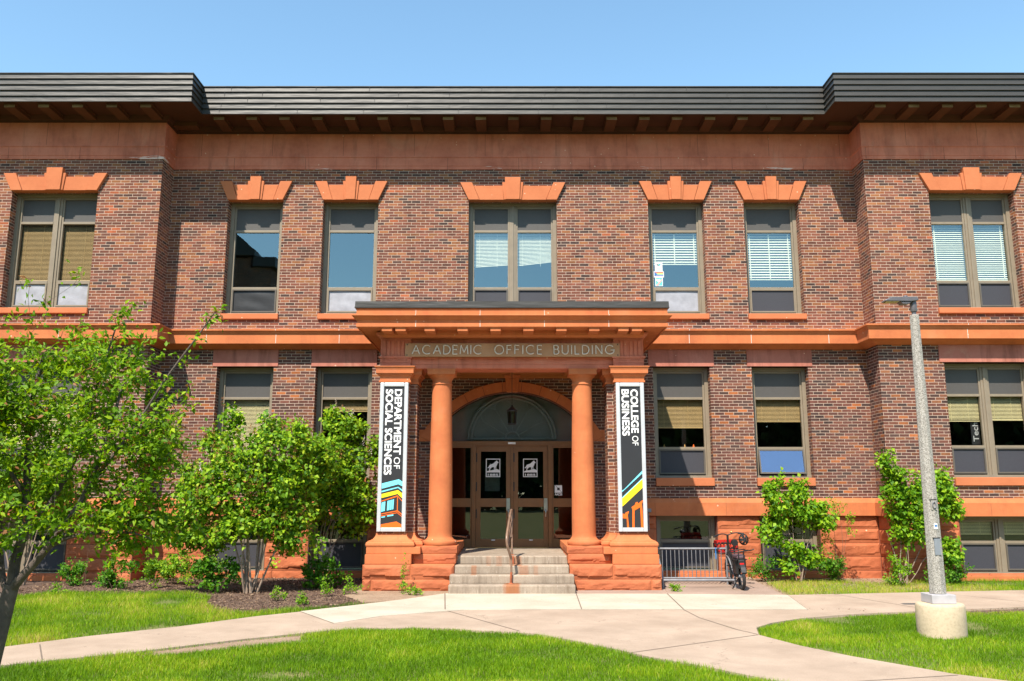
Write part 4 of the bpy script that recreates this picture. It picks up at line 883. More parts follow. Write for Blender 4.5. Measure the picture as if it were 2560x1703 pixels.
pn=thing('pennant','black vertical pennant reading Tech inside the lower right window','pennant',(10.3,PY+.40,3.0))
g=MB(); g.box(10.19,10.38,PY+.395,PY+.40,2.86,3.44); g.build('cloth',M['bannerblack'],pn); text3('lettering','Tech',.17,M['alum'],(10.345,PY+.392,2.93),pn,(R(90),R(-90),0),.002,.42)
for i,(x,mm,lab) in enumerate(((3.47,'brass','tiny yellow toy cone, leftmost on the sash bar of the lower window'),(3.94,'brass','tiny yellow toy cone in the middle of the lower window sash bar'),(4.14,'orange','tiny orange toy cone on the sash bar of the lower window'))):
    o=MB(); o.lathe([(.035,2.836),(.035,2.842),(.022,2.843),(.006,2.90)],x,.33,10); o=o.build('toy_cone',M[mm]); tag(o,lab,'toy cone','toy cones on the window rail')
eb=MB(); eb.box(2.95,3.06,-.14,-.0,1.39,1.47); eb.tube([(3.0,-.1,1.40),(3.0,-.1,1.0)],.012,8); eb=eb.build('junction_box',M['steel'],None,.006); tag(eb,'small grey metal box on the stone band beside the portico','box')

# ------------------------------------------------------------------ bike rack
rk=thing('bike_rack','grey galvanised steel grid bike rack beside the portico','bike rack',(3.6,-1.7,0))
g=MB(); yb=-1.6; g.tube([(2.90,yb,.70),(4.32,yb,.70)],.021,10); g.tube([(2.98,yb,.127),(4.30,yb,.127)],.019,10); g.build('grid_rail',M['steel'],rk)
for i in range(15): 
    x=3.02+.0845*i; g=MB(); g.tube([(x,yb,.127),(x,yb,.70)],.0085,6); g.build('grid_bar',M['steel'],rk)
for x in (2.912,4.31): g=MB(); g.tube([(x,yb,.0),(x,yb,.76)],.021,10); g.build('post',M['steel'],rk)
for x,y2 in ((2.912,-2.2),(4.31,-2.2)):
    g=MB(); g.tube(smooth([(x,yb,.56),(x+.0,yb-.18,.53),(x+.0,yb-.42,.36),(x,y2+.02,.2),(x,y2,.14)]),.021,10); g.tube([(x,yb,.14),(x,y2,.14)],.019,8); g.tube([(x,y2,0),(x,y2,.16)],.021,10); g.build('hoop',M['steel'],rk)
g=MB(); g.tube([(2.912,-2.2,.14),(4.33,-2.2,.14)],.024,10); g.build('base_rail',M['steel'],rk)
g=MB(); g.box(4.08,4.10,-1.63,-1.62,.50,.72); g=g.build('blue_strap',M['blueg']); tag(g,'short blue strap tied to the top rail of the bike rack','strap')
# ------------------------------------------------------------------ bicycle (built along +Y, then turned and leaned)
bk=thing('bicycle','black compact cargo bicycle with red front crate leaning by the bike rack','bicycle',(0,0,0))
rr=.255
def wheel(y):
    g=MB(); n=40; m=10; v=[];f=[]
    for i in range(n):
        a=2*math.pi*i/n
        for j in range(m):
            b=2*math.pi*j/m; r=rr-.03+.03*math.cos(b); v.append((.03*math.sin(b),y+r*math.cos(a),rr+r*math.sin(a)))
    for i in range(n):
        for j in range(m): f.append((i*m+j,((i+1)%n)*m+j,((i+1)%n)*m+(j+1)%m,i*m+(j+1)%m))
    g.raw(v,f,0,True); w=g.build('wheel',M['rubber'],bk)
    g=MB(); g.tube([(0,y+(rr-.062)*math.cos(2*math.pi*i/36),rr+(rr-.062)*math.sin(2*math.pi*i/36)) for i in range(37)],.013,6); g.build('rim',M['black'],w)
    g=MB()
    for i in range(20): a=2*math.pi*i/20; g.tube([(.02*(-1)**i,y,rr),(0,y+(rr-.065)*math.cos(a),rr+(rr-.065)*math.sin(a))],.0022,4)
    g.tube([(-.06,y,rr),(.06,y,rr)],.03,12); g.build('spokes',M['steel'],w); return w
wheel(0); wheel(1.12)
g=MB(); T=lambda p,r=.018: g.tube(p,r,8)
T([(0,.45,.27),(0,.42,.62),(0,.40,.80)],.017); T([(0,.45,.27),(0,.98,.62)],.042); T([(0,.42,.52),(0,.96,.68)],.022); T([(0,.98,.58),(0,.94,.82)],.022)
for s in (-1,1):
    T([(s*.02,.45,.27),(s*.055,0,rr)],.012); T([(s*.02,.42,.58),(s*.055,0,rr)],.011); T([(s*.035,.98,.60),(s*.045,1.12,rr)],.014)
g.lathe([(.05,.2),(.05,.34)],0,.45,14); g.build('frame',M['black'],bk)
g=MB(); T=lambda p,r=.018: g.tube(p,r,8)
T([(0,.94,.80),(0,.90,.98)],.022); T(smooth([(-.30,.78,.955),(-.19,.86,.99),(-.09,.90,1.0),(0,.90,.975),(.09,.90,1.0),(.19,.86,1.01),(.30,.78,.985)]),.011)
for s in (-1,1): T([(s*.30,.78,.955+.015*(s+1)),(s*.20,.85,.985+.01*(s+1))],.018)
T([(-.2,.85,.99),(-.24,.93,.97)],.006); T([(.2,.85,1.0),(.24,.93,.98)],.006); g.build('handlebar',M['black'],bk)
g=MB(); g.lathe([(.018,1.01),(.022,1.02),(.018,1.045),(.0,1.05)],.08,.9,10); g.build('bell',M['brass'],bk)
g=MB(); g.tube(smooth([(0,.58,.845),(0,.48,.855),(0,.36,.86),(0,.28,.85)]),[.02]*6+[.035]*6+[.065]*6+[.06],10); g.build('saddle',M['black'],bk)
g=MB(); g.box(-.10,.10,-.12,.33,.56,.575); T=lambda p,r=.009: g.tube(p,r,7)
for s in (-1,1): T([(s*.10,-.14,.56),(s*.10,.36,.56)]); T([(s*.06,0,rr),(s*.10,-.02,.56)]); T([(s*.1,.3,.56),(s*.03,.42,.45)])
g.build('rear_rack',M['black'],bk)
g=MB(); g.box(-.085,.085,-.13,.26,.576,.655); g.build('rear_seat',M['seat'],bk,.028)
g=MB(); T=lambda p,r=.011: g.tube(p,r,8)
T([(-.155,.28,.70),(-.155,-.10,.70),(-.135,-.165,.705),(.135,-.165,.725),(.155,-.10,.72),(.155,.28,.72),(.135,.32,.72),(-.135,.32,.70),(-.155,.28,.70)])
for s in (-1,1):
    T([(s*.05,-.165,.71),(s*.05,-.13,.57)]); T([(s*.155,.25,.71),(s*.10,.25,.56)]);
T([(.155,-.1,.72),(.20,-.19,.735),(.24,-.19,.75)],.010)
g.build('passenger_rail',M['black'],bk)
g=MB(); g.tube([(-.16,.1,.45),(-.25,.0,.46)],.012,8); g.build('foot_peg',M['black'],bk)
g=MB(); n=14
for i in range(n):
    def fp(k,s): a=math.pi*(.05+.85*k/n); return (s*.043,-(rr+.02)*math.cos(math.pi-a)*-1*-1,rr+(rr+.02)*math.sin(a))
    g.face([fp(i,-1),fp(i,1),fp(i+1,1),fp(i+1,-1)],0,True)
g.build('rear_fender',M['black'],bk)
g=MB(); g.box(-.04,.04,-.16,-.135,.465,.505); g.build('tail_light',M['redlight'],bk,.006)
g=MB(); g.box(-.06,.06,-.135,-.06,.40,.56); g.build('light_bracket',M['black'],bk,.01)
g=MB()
for s in (-1,1): g.box(s*.09-.02,s*.09+.02,.1,.16,.2,.22); g.box(s*.075-.02,s*.075+.02,-.06,.22,.30,.55)
g.tube([(-.07,.45,.27),(-.09,.45,.27),(-.09,.50,.12),(-.16,.50,.12)],.011,8); g.tube([(.07,.45,.27),(.09,.45,.27),(.09,.40,.42),(.16,.40,.42)],.011,8); g.tube([(.075,.45+.09*math.cos(2*math.pi*i/20),.27+.09*math.sin(2*math.pi*i/20)) for i in range(21)],.006,5); g.box(-.03,.03,.40,.52,.22,.33); g.build('crank',M['black'],bk)
g=MB(); g.tube([(-.05,.05,.22),(-.16,.12,.02)],.012,8); g.build('kickstand',M['black'],bk)
g=MB(); T=lambda p,r=.008: g.tube(p,r,6)
for z in (.62,.70,.80): T([(-.21,1.02,z),(.21,1.02,z),(.21,1.36,z),(-.21,1.36,z),(-.21,1.02,z)],.012)
for x,y in ((-.21,1.02),(.21,1.02),(.21,1.36),(-.21,1.36)): T([(x,y,.62),(x,y,.80)])
T([(0,.98,.7),(0,1.1,.62)],.012); g.build('front_rack',M['black'],bk)
cr=thing('milk_crate','bright red plastic crate in the front rack of the bicycle','crate',(0,1.19,.63))
g=MB()
for z0,z1 in ((.63,.66),(.74,.755),(.835,.86)):
    g.box(-.20,.20,1.03,1.045,z0,z1); g.box(-.20,.20,1.335,1.35,z0,z1); g.box(-.20,-.185,1.045,1.335,z0,z1); g.box(.185,.20,1.045,1.335,z0,z1)
for i in range(7):
    x=-.192+.064*i; g.box(x-.012,x+.012,1.032,1.043,.66,.835); g.box(x-.012,x+.012,1.337,1.348,.66,.835)
for i in range(5):
    y=1.06+.065*i; g.box(-.198,-.187,y-.01,y+.01,.66,.835); g.box(.187,.198,y-.01,y+.01,.66,.835)
g.box(-.19,.19,1.04,1.34,.63,.64); g.build('crate_body',M['red'],cr)
hl=thing('bicycle_helmet','black vented bicycle helmet hanging from the right handlebar grip','helmet',(.27,.72,.87))
g=MB(); n=16;m=8
for i in range(n):
    for j in range(m):
        if i%3==0 and 2<=j<=5: continue
        def hp(i,j): 
            a=2*math.pi*i/n; b=.05+(math.pi/2)*j/m*1.05; r=math.sin(b); return (.27+.078*r*math.cos(a),.70-.10*math.cos(b)+.02,.88+.095*r*math.sin(a))
        g.face([hp(i,j),hp(i+1,j),hp(i+1,j+1),hp(i,j+1)],0,True)
o=g.build('shell',M['black'],hl); so_=o.modifiers.new('s','SOLIDIFY'); so_.thickness=.018
g=MB(); g.tube(smooth([(.22,.74,.80),(.25,.80,.86),(.27,.80,.93),(.28,.79,.97)]),.006,5); g.tube(smooth([(.33,.74,.82),(.31,.80,.90),(.28,.79,.97)]),.006,5); g.build('strap',M['black'],hl)
mt=Matrix.Translation((4.34,-2.62,0))@Matrix.Rotation(R(-2.),4,'Z')@Matrix.Rotation(R(-3),4,'Y')
for o in (bk,cr,hl):
    o.matrix_world=mt@o.matrix_world
# ------------------------------------------------------------------ lamp post
px_,py_=5.53,-7.78
lp=thing('lamp_post','tall speckled concrete lamp post on a round cream concrete footing','lamp post',(px_,py_,0))
g=MB(); g.lathe([(.29,-.05),(.296,.02),(.298,.2),(.295,.345),(.285,.37),(.27,.38),(.0,.382)],px_+.01,py_,48); g.build('footing',M['basec'],lp)
g=MB(); pl=[(px_-.155,py_-.155),(px_+.155,py_-.155),(px_+.155,py_+.155),(px_-.155,py_+.155)]; g.prism_z(pl,.383,.495); g.build('base_cover',simple('pale_grey_cover',(.40,.38,.40),.5),lp,.006)
g=MB(); v=[];nn=8
g.lathe([(.106,.501),(.104,.9),(.062,4.18),(.05,4.19)],px_,py_,8,0,False); g.build('pole',M['pole'],lp,.006)
g=MB(); g.lathe([(.028,4.19),(.028,4.24)],px_,py_,12); g.lathe([(.04,4.235),(.042,4.24),(.042,4.37),(.034,4.40)],px_,py_,16)
for z in (4.27,4.32): g.tube([(px_-.055,py_,z),(px_+.055,py_,z)],.007,6)
g.build('tenon',M['lampgrey'],lp)
g=MB(); zt=4.385
g.prism([(px_+.05,zt),(px_+.03,zt+.05),(px_-.32,zt+.045),(px_-.40,zt+.01),(px_-.41,zt-.01),(px_-.05,zt-.015)],py_-.075,py_+.075)
g.prism([(px_-.03,zt-.015),(px_-.2,zt-.015),(px_-.17,zt-.05),(px_-.08,zt-.05)],py_-.06,py_+.06); g.lathe([(.03,zt+.05),(.035,zt+.065),(.02,zt+.08),(0,zt+.082)],px_-.1,py_,12); hd=g.build('lamp_head',M['lampgrey'],lp,.006)
for i in range(3): g=MB(); y=py_-.045+.045*i; g.box(px_-.385,px_-.215,y-.014,y+.014,zt-.02,zt-.0125); g.build('led_strip',M['ledlens'],hd)
def oct_front(z): return py_-(.106-.042*max(0,(z-.5))/3.68)
for nm,z0,z1,w,dx,mm in (('access_cover',.985,1.20,.075,.0,'grey'),('sticker',1.315,1.385,.045,.0,'white'),('bracket',1.56,1.69,.07,.0,'aggr')):
    y=oct_front((z0+z1)/2)*1+.008; g=MB(); g.box(px_+dx-w/2,px_+dx+w/2,y-.012,y+.05,z0,z1); o=g.build(nm,M[mm],lp,.003)
    if nm=='sticker':
        g=MB(); g.box(px_-.016,px_-.001,y-.014,y,z0+.03,z1-.01); g.box(px_+.002,px_+.016,y-.014,y,z0+.03,z1-.01); g.build('mark',M['blueg'],o)
    else:
        g=MB(); g.box(px_+dx-w/2-.012,px_+dx+w/2+.005,y-.016,y+.04,z1+.001,z1+.01); g.build('lip',M['black'],o)
        if nm=='bracket': g=MB(); g.tube([(px_+.02*math.cos(2*math.pi*i/14),y-.02,1.625+.04*math.sin(2*math.pi*i/14)) for i in range(15)],.008,6); g.build('eye',M['steel'],o)

# ------------------------------------------------------------------ ground
def struct(name,mb,m,bevel=0): return tag(mb.build(name,m,None,bevel),kind='structure')
g=MB(); g.face([(-600,-600,-.03),(600,-600,-.03),(600,600,-.03),(-600,600,-.03)]); struct('ground',g,M['ground'])
def poly(mb,pts,z0,z1,mi=0): mb.prism_z(pts,z0,z1,mi)
walkL=[(-14,-19.),(-12,-16.6),(-8.2,-11.6),(-5.96,-8.77),(-5.35,-7.98),(-4.53,-7.19),(-3.78,-6.19),(-3.24,-5.67),(-2.47,-6.91),(-2.62,-7.69),(-3.3,-8.2),(-3.81,-8.66),(-4.35,-9.16),(-4.87,-9.55),(-5.34,-9.9),(-8,-12.6),(-12,-18.2),(-13.4,-20)]
g=MB(); poly(g,walkL,-.1,0.0); struct('left_walkway',g,M['conc'])
plaza=[(-2.47,-6.91),(-2.62,-7.69),(-2.2,-7.42),(-2.0,-7.313),(-1.06,-7.30),(-.29,-7.58),(.3,-7.80),(.82,-8.40),(1.55,-9.45),(2.0,-9.95),(2.6,-10.75),(4.3,-13.2),(8,-18),(11,-22),(14,-22),(7.5,-13.6),(4.85,-10.74),(4.39,-10.32),(4.09,-9.86),(3.75,-9.36),(3.41,-8.69),(3.148,-7.886),(3.28,-7.3),(3.63,-6.834),(4.17,-6.397),(4.85,-6.058),(5.42,-5.84),(4.65,-5.45),(-.01,-5.44),(-.7,-5.46),(-1.9,-6.145)]
g=MB(); poly(g,plaza,-.1,.0); struct('entrance_walkway',g,M['conc'])
slab=[(-3.24,-5.655),(-2.47,-6.905),(-1.9,-6.14),(-.75,-5.46),(-.01,-5.435),(4.60,-5.445),(4.92,-3.45),(2.85,-3.28),(-1.2,-3.20),(-1.9,-4.17),(-2.4,-4.75)]
g=MB(); poly(g,slab,-.1,.006); struct('pale_slab',g,M['concw'],.004)
rw=[(4.61,-5.44),(5.42,-5.835),(8.18,-5.10),(14,-3.9),(14,-1.9),(9.6,-2.63),(6.65,-3.13),(4.93,-3.45)]
g=MB(); poly(g,rw,-.1,.001); struct('right_walkway',g,M['conc'])
pad=[(1.15,-3.27),(1.16,-2.3),(2.85,-2.3),(2.85,.0),(5.2,.0),(5.05,-1.05),(4.86,-3.38),(2.85,-3.285)]
g=MB(); poly(g,pad,-.1,.002); struct('rack_pad',g,M['concpad'])
apron=[(-1.15,-3.25),(-1.9,-4.15),(-2.5,-4.4),(-3.0,-3.4),(-2.9,-2.4),(-1.15,-2.4)]
g=MB(); poly(g,apron,-.1,-.012); struct('bare_apron',g,M['dirt'])
g=MB()
def jl(a,b,w=.018,z=.0105):
    a=Vector(a);b=Vector(b); d=(b-a).normalized(); nrm=Vector((-d.y,d.x))*w/2; n=10; pts=[]
    g.face([(*(a+nrm),z),(*(a-nrm),z),(*(b-nrm),z),(*(b+nrm),z)])
for a,b in (((-1.215,-3.24),(-1.04,-5.46)),((1.16,-3.24),(1.085,-5.43)),((2.80,-3.30),(2.67,-5.44))): jl(a,b)
for a,b in (((2.67,-5.45),(2.72,-6.35)),((2.72,-6.35),(2.98,-7.49)),((2.98,-7.49),(3.14,-7.86)),((-5.62,-8.63),(-5.08,-9.58)),((-3.23,-5.68),(-2.48,-6.90)),((-1.06,-5.47),(.1,-7.6)),((3.14,-7.9),(1.3,-9.2)),((4.4,-10.4),(2.5,-10.9)),((-.01,-5.446),(4.6,-5.456)),((5.7,-3.0),(6.5,-5.5)),((7.7,-2.97),(8.8,-4.9))): jl(a,b,.014,.0045)
struct('paving_joints',g,simple('dirty_joint',(.16,.12,.09),.95))
m1=[(-2.95,-2.4),(-3.0,-3.4),(-2.5,-4.4),(-2.75,-4.75),(-3.4,-5.3),(-4.1,-5.85),(-4.75,-5.5),(-5.2,-4.6),(-5.4,-3.9),(-6.3,-3.0),(-8.2,-3.1),(-9.3,-3.6),(-10.5,-3.9),(-14,-3.6),(-14,-.6),(-8,-.6),(-8,.1),(-2.5,.1)]
g=MB(); poly(g,m1,-.1,-.022); struct('mulch_bed',g,M['mulch'])
g=MB(); poly(g,[(5.2,.05),(5.06,-1.05),(4.9,-3.3),(5.6,-3.2),(6.5,-2.6),(7.4,-2.4),(9.3,-2.3),(9.6,-1.2),(8.2,-.6),(8.1,.05)],-.1,-.024); struct('dry_bed',g,M['dirt'])
g=MB(); poly(g,[(5.3,-5.93),(8.2,-5.15),(13,-4.2),(13,-4.6),(8.3,-5.7),(6,-6.1)],-.1,-.02); struct('dirt_strip',g,M['mulch'])
g=MB(); poly(g,[(-2.6,-7.75),(-3.3,-8.22),(-4.3,-9.15),(-4.1,-9.3),(-3.2,-8.75),(-2.5,-8.35)],-.1,-.018); struct('worn_verge',g,M['dirt'])

# ------------------------------------------------------------------ foliage helpers
def attr(me,vals):
    a=me.attributes.new('rnd','FLOAT','FACE'); a.data.foreach_set('value',np.asarray(vals,dtype=np.float32))
def leaves(name,pos,dirs,size,m,parent,wid=.5,rnd=None,fold=.25,face=(0,-.25,1.)):
    """pos (n,3), dirs (n,3) leaf axis; each leaf a folded pointed blade of six faces' worth of outline"""
    n=len(pos); d=dirs/np.linalg.norm(dirs,axis=1,keepdims=True); up=rng.normal(size=(n,3))*.55+np.array(face)
    s=np.cross(d,up); s/=np.linalg.norm(s,axis=1,keepdims=True)+1e-9; nn=np.cross(s,d)
    L_=np.asarray(size).reshape(-1,1)*np.ones((n,1)); w=L_*wid*.5
    P0=pos; P1=pos+d*L_*.38+s*w+nn*w*fold; P2=pos+d*L_; P3=pos+d*L_*.38-s*w+nn*w*fold; P4=pos+d*L_*.45-nn*w*.1
    P2=P2-nn*L_*.10
    V=np.stack([P0,P1,P2,P3,P4],1).reshape(-1,3).astype(np.float32)
    i=np.arange(n)[:,None]*5; F=np.concatenate([i+0,i+4,i+1, i+4,i+2,i+1, i+0,i+3,i+4, i+4,i+3,i+2],1).reshape(-1,3)
    me=bpy.data.meshes.new(name); me.vertices.add(len(V)); me.vertices.foreach_set('co',V.ravel()); me.loops.add(F.size); me.loops.foreach_set('vertex_index',F.ravel().astype(np.int32))
    me.polygons.add(len(F)); me.polygons.foreach_set('loop_start',np.arange(0,F.size,3,dtype=np.int32)); me.polygons.foreach_set('loop_total',np.full(len(F),3,dtype=np.int32)); me.update(calc_edges=True)
    r=rng.random(n) if rnd is None else rnd; attr(me,np.repeat(r,4)); me.materials.append(m)
    o=bpy.data.objects.new(name,me); C.objects.link(o)
    if parent is not None: o.parent=parent; o.matrix_parent_inverse=parent.matrix_world.inverted()
    return o
def blades(name,pos,h,w,m,lean=.35,rnd=None):
    n=len(pos); a=rng.uniform(0,2*np.pi,n); s=np.stack([np.cos(a),np.sin(a),0*a],1); b=rng.uniform(0,2*np.pi,n); l=rng.uniform(.1,1,n)*lean
    t=np.stack([np.cos(b)*l,np.sin(b)*l,np.ones(n)],1); H=h[:,None]; Wd=w[:,None]*.5
    P0=pos-s*Wd; P1=pos+s*Wd; P2=pos+t*H*.55*np.array([.7,.7,1])+s*Wd*.8; P3=pos+t*H*.55*np.array([.7,.7,1])-s*Wd*.8; P4=pos+t*H*np.array([1.5,1.5,.95])
    V=np.stack([P0,P1,P2,P3,P4],1).reshape(-1,3).astype(np.float32); i=np.arange(n)[:,None]*5
    F=np.concatenate([i,i+1,i+2,i,i+2,i+3,i+3,i+2,i+4],1).reshape(-1,3)
    me=bpy.data.meshes.new(name); me.vertices.add(len(V)); me.vertices.foreach_set('co',V.ravel()); me.loops.add(F.size); me.loops.foreach_set('vertex_index',F.ravel().astype(np.int32))
    me.polygons.add(len(F)); me.polygons.foreach_set('loop_start',np.arange(0,F.size,3,dtype=np.int32)); me.polygons.foreach_set('loop_total',np.full(len(F),3,dtype=np.int32)); me.update(calc_edges=True)
    attr(me,np.repeat(rng.random(n) if rnd is None else rnd,3)); me.materials.append(m); o=bpy.data.objects.new(name,me); C.objects.link(o); return o
def inpoly(P,poly):
    x,y=P[:,0],P[:,1]; c=np.zeros(len(P),bool); n=len(poly)
    for i in range(n):
        (x1,y1),(x2,y2)=poly[i],poly[(i+1)%n]
        if y1!=y2: c^=((y1>y)!=(y2>y))&(x<(x2-x1)*(y-y1)/(y2-y1)+x1)
    return c
def vnoise(P,f,seed):
    r=np.random.default_rng(seed); o=np.zeros(len(P))
    for k in range(4):
        for _ in range(3):
            th=r.uniform(0,6.28); ff=f*1.8**k; o+=np.sin((P[:,0]*np.cos(th)+P[:,1]*np.sin(th))*ff+r.uniform(0,6.28))*.6**k
    return o/3
HARD=[walkL,plaza,slab,rw,pad]
def lawn(name,poly,dens,hm,dry=0.,hole=0.,avoid=(),seed=1,edge=.03):
    P=np.array(poly); lo,hi=np.maximum(P.min(0),-13.2),P.max(0); n=int(dens*(hi[0]-lo[0])*(hi[1]-lo[1])); q=rng.uniform(lo,hi,(n,2)); q=q[inpoly(q,poly)]
    for a in avoid: q=q[~inpoly(q+rng.normal(size=q.shape)*edge*.9+.05*vnoise(q,7.,5)[:,None],a)]
    v=vnoise(q,2.2,seed); v2=vnoise(q,.9,seed+5); q=q[(v>-2+hole*2.2+rng.normal(size=len(v))*.25)]; v=vnoise(q,2.2,seed); v2=vnoise(q,.9,seed+5)
    pos=np.concatenate([q,np.full((len(q),1),-.032)],1); h=hm*rng.uniform(.55,1.25,len(q))*(1+.18*v); w=rng.uniform(.0035,.0065,len(q))
    v3=vnoise(q,5.5,seed+9); h*=np.clip(1+.25*v3,.5,1.5); rn=np.clip(rng.normal(.40,.2,len(q))+.30*v2+.20*v+.14*v3+.12*vnoise(q*np.array([.5,2.6]),1.6,seed+3)+dry,0,1); o=blades(name,pos,h,w,M['grass'],.45,rn); return tag(o,kind='stuff')
front=[(-7.5,-14),(-5.34,-9.93),(-4.87,-9.58),(-4.35,-9.19),(-3.81,-8.69),(-3.3,-8.25),(-2.62,-7.72),(-2.2,-7.45),(-2.0,-7.34),(-1.06,-7.33),(-.29,-7.61),(.3,-7.83),(.82,-8.43),(1.55,-9.48),(2.0,-9.98),(2.6,-10.78),(4.2,-13.1),(4.4,-14)]
lawn('front_lawn',[p for p in front],5200,.062,0,0.25,[[(-2.65,-7.8),(-3.3,-8.25),(-4.2,-9.1),(-4.0,-9.3),(-3.2,-8.7),(-2.6,-8.3)]],3)
rl=[(3.16,-7.9),(3.30,-7.32),(3.65,-6.86),(4.18,-6.43),(4.86,-6.09),(5.4,-5.98),(8.3,-5.5),(13,-4.4),(13,-13),(7.6,-13.6),(4.86,-10.72),(4.4,-10.30),(4.11,-9.84),(3.77,-9.34),(3.43,-8.67)]
circ=[(px_+.30*math.cos(i*.3),py_+.30*math.sin(i*.3)) for i in range(21)]
lawn('right_lawn',rl,4200,.055,.06,.56,[circ],9)
ll=[(-3.3,-5.6),(-3.78,-6.15),(-4.53,-7.15),(-5.35,-7.95),(-5.96,-8.73),(-8.2,-11.5),(-12,-16),(-14,-14),(-14,-3.4),(-10.5,-3.7),(-9.3,-3.3),(-8.2,-2.8),(-6.3,-2.7),(-5.3,-3.6),(-5.1,-4.5),(-4.6,-5.4),(-4.0,-5.6),(-3.3,-5.2),(-2.7,-4.65),(-2.45,-4.5)]
lawn('left_lawn',ll,2500,.075,.0,.5,[slab],15)
lawn('right_verge',[(4.95,-3.35),(5.9,-3.25),(6.65,-3.08),(9.6,-2.58),(13.5,-1.85),(13.5,-.75),(9.2,-.75),(8.4,-.85),(7.2,-1.2),(6.8,-.5),(6.0,-.6),(5.2,-1.2)],1500,.085,.12,.62,[],21)
lawn('joint_weeds',[(2.70,-6.4),(2.78,-6.4),(3.04,-7.45),(2.94,-7.45)],900,.03,.1,.5,[],4)
# mulch chips
P=np.array(m1); q=rng.uniform([-9.5,-6],[-2.5,0],(26000,2)); q=q[inpoly(q,m1)]
o=leaves('bark_chips',np.concatenate([q,np.full((len(q),1),-.018)+rng.uniform(0,.012,(len(q),1))],1),rng.normal(size=(len(q),3))*np.array([1,1,.25]),rng.uniform(.02,.06,len(q)),M['chip'],None,.35); tag(o,kind='stuff')
q=rng.uniform([4.6,-5.9],[12,-.2],(9000,2)); q=q[inpoly(q,[(5.2,.05),(5.06,-1.05),(4.9,-3.3),(5.6,-3.2),(6.5,-2.6),(7.4,-2.4),(9.3,-2.3),(9.6,-1.2),(8.2,-.6),(8.1,.05)])|inpoly(q,[(5.3,-5.93),(8.2,-5.15),(13,-4.2),(13,-4.6),(8.3,-5.7),(6,-6.1)])|inpoly(q,[(4.62,-5.43),(5.4,-5.8),(5.6,-5.5),(4.7,-5.2)])*(rng.random(9000)<.8)]
o=leaves('dry_litter',np.concatenate([q,np.full((len(q),1),-.0)+rng.uniform(-.015,.008,(len(q),1))],1),rng.normal(size=(len(q),3))*np.array([1,1,.3]),rng.uniform(.02,.05,len(q)),M['chip'],None,.4,rng.uniform(.4,1,len(q))); tag(o,kind='stuff')

class Plant:
    def __init__(s): s.nodes=[]; s.tubes=MB(); s.lp=[]; s.ld=[]; s.tips=[]
    def limb(s,pts,r0,r1,n=7,sub=6):
        p=smooth(pts,sub); m=len(p); rs=[r0+(r1-r0)*i/(m-1) for i in range(m)]; s.tubes.tube(p,rs,n)
        for i,q in enumerate(p): s.nodes.append((q,rs[i]))
        return p
    def reach(s,targets,per,spread,droop=.2,bias=Vector((0,0,0)),r=.004,maxr=.012,leafdir=.6,frac=.25,out=None):
        rg=random.Random(len(targets)*7+per)
        arr=[np.array(q) for q,_ in s.nodes]
        base=np.array([tuple(q) for q,_ in s.nodes])
        order=sorted(targets,key=lambda t: float(((base-np.array(t))**2).sum(1).min()))
        for t in order:
            t=Vector(t); A=np.array([tuple(q) for q,_ in s.nodes]); d=((A-np.array(t))**2).sum(1)+ .5*np.maximum(A[:,2]-t.z+.05,0)**2*4
            i=int(d.argmin()); q=s.nodes[i][0]; L_=(t-q).length
            if L_<.02: continue
            mid=q.lerp(t,.5)+Vector((rg.gauss(0,1),rg.gauss(0,1),rg.gauss(0,1)+.4))*L_*.10
            p=smooth([q,mid,t],4); ra=min(maxr,s.nodes[i][1]*.8,r+L_*.006); m=len(p); rs=[ra+(r*.5-ra)*k/(m-1) for k in range(m)]
            s.tubes.tube(p,rs,4,0,True,False)
            for k in range(2,m,2): s.nodes.append((p[k],max(rs[k],r*.6)))
            ax=(t-q).normalized(); s.tips.append((t,ax))
            for k in range(per):
                u=frac+(1-frac)*rg.random()**.8; j=min(int(u*(m-1)),m-2); pp=p[j].lerp(p[j+1],u*(m-1)-j)
                off=Vector((rg.gauss(0,1),rg.gauss(0,1),rg.gauss(0,1)))*spread
                dd=ax*.5+Vector((rg.gauss(0,1),rg.gauss(0,1),rg.gauss(0,1)-droop))*leafdir
                s.lp.append(tuple(pp+off)); s.ld.append(tuple(dd))
    def finish(s,parent,trunk,mt,crown,ml,size,wid,rnd=None,face=(-.1,-.7,.75)):
        s.tubes.build(trunk,mt,parent)
        n=len(s.lp); return leaves(crown,np.array(s.lp),np.array(s.ld),rng.uniform(size*.6,size*1.2,n),ml,parent,wid,rnd,.25,face)
def blobs(els,n,seed,shell=.55,clump=True):
    r=np.random.default_rng(seed); out=[]; vol=np.array([e[3]*e[4]*e[5] for e in els])**.8; cnt=(vol/vol.sum()*n).astype(int)+1
    for e,c in zip(els,cnt):
        v=r.normal(size=(c,3)); v/=np.linalg.norm(v,axis=1,keepdims=True); rad=shell+(1-shell)*r.random(c)*r.uniform(.85,1.08,c)
        if clump and c>12:      # gather the sprays into a few leafy clumps with gaps between, some shoots running past the outline
            k=max(4,c//11); w=r.normal(size=(k,3)); w/=np.linalg.norm(w,axis=1,keepdims=True); w*=r.uniform(.35,1.05,(k,1))
            own=r.integers(0,k,c); v=w[own]+r.normal(size=(c,3))*.24; sh=r.random(c)<.07; v[sh]*=r.uniform(1.15,1.45,(sh.sum(),1)); rad=np.ones(c)
        out.append(np.array(e[:3])+v*rad[:,None]*np.array(e[3:6]))
    return [tuple(x) for x in np.concatenate(out)]
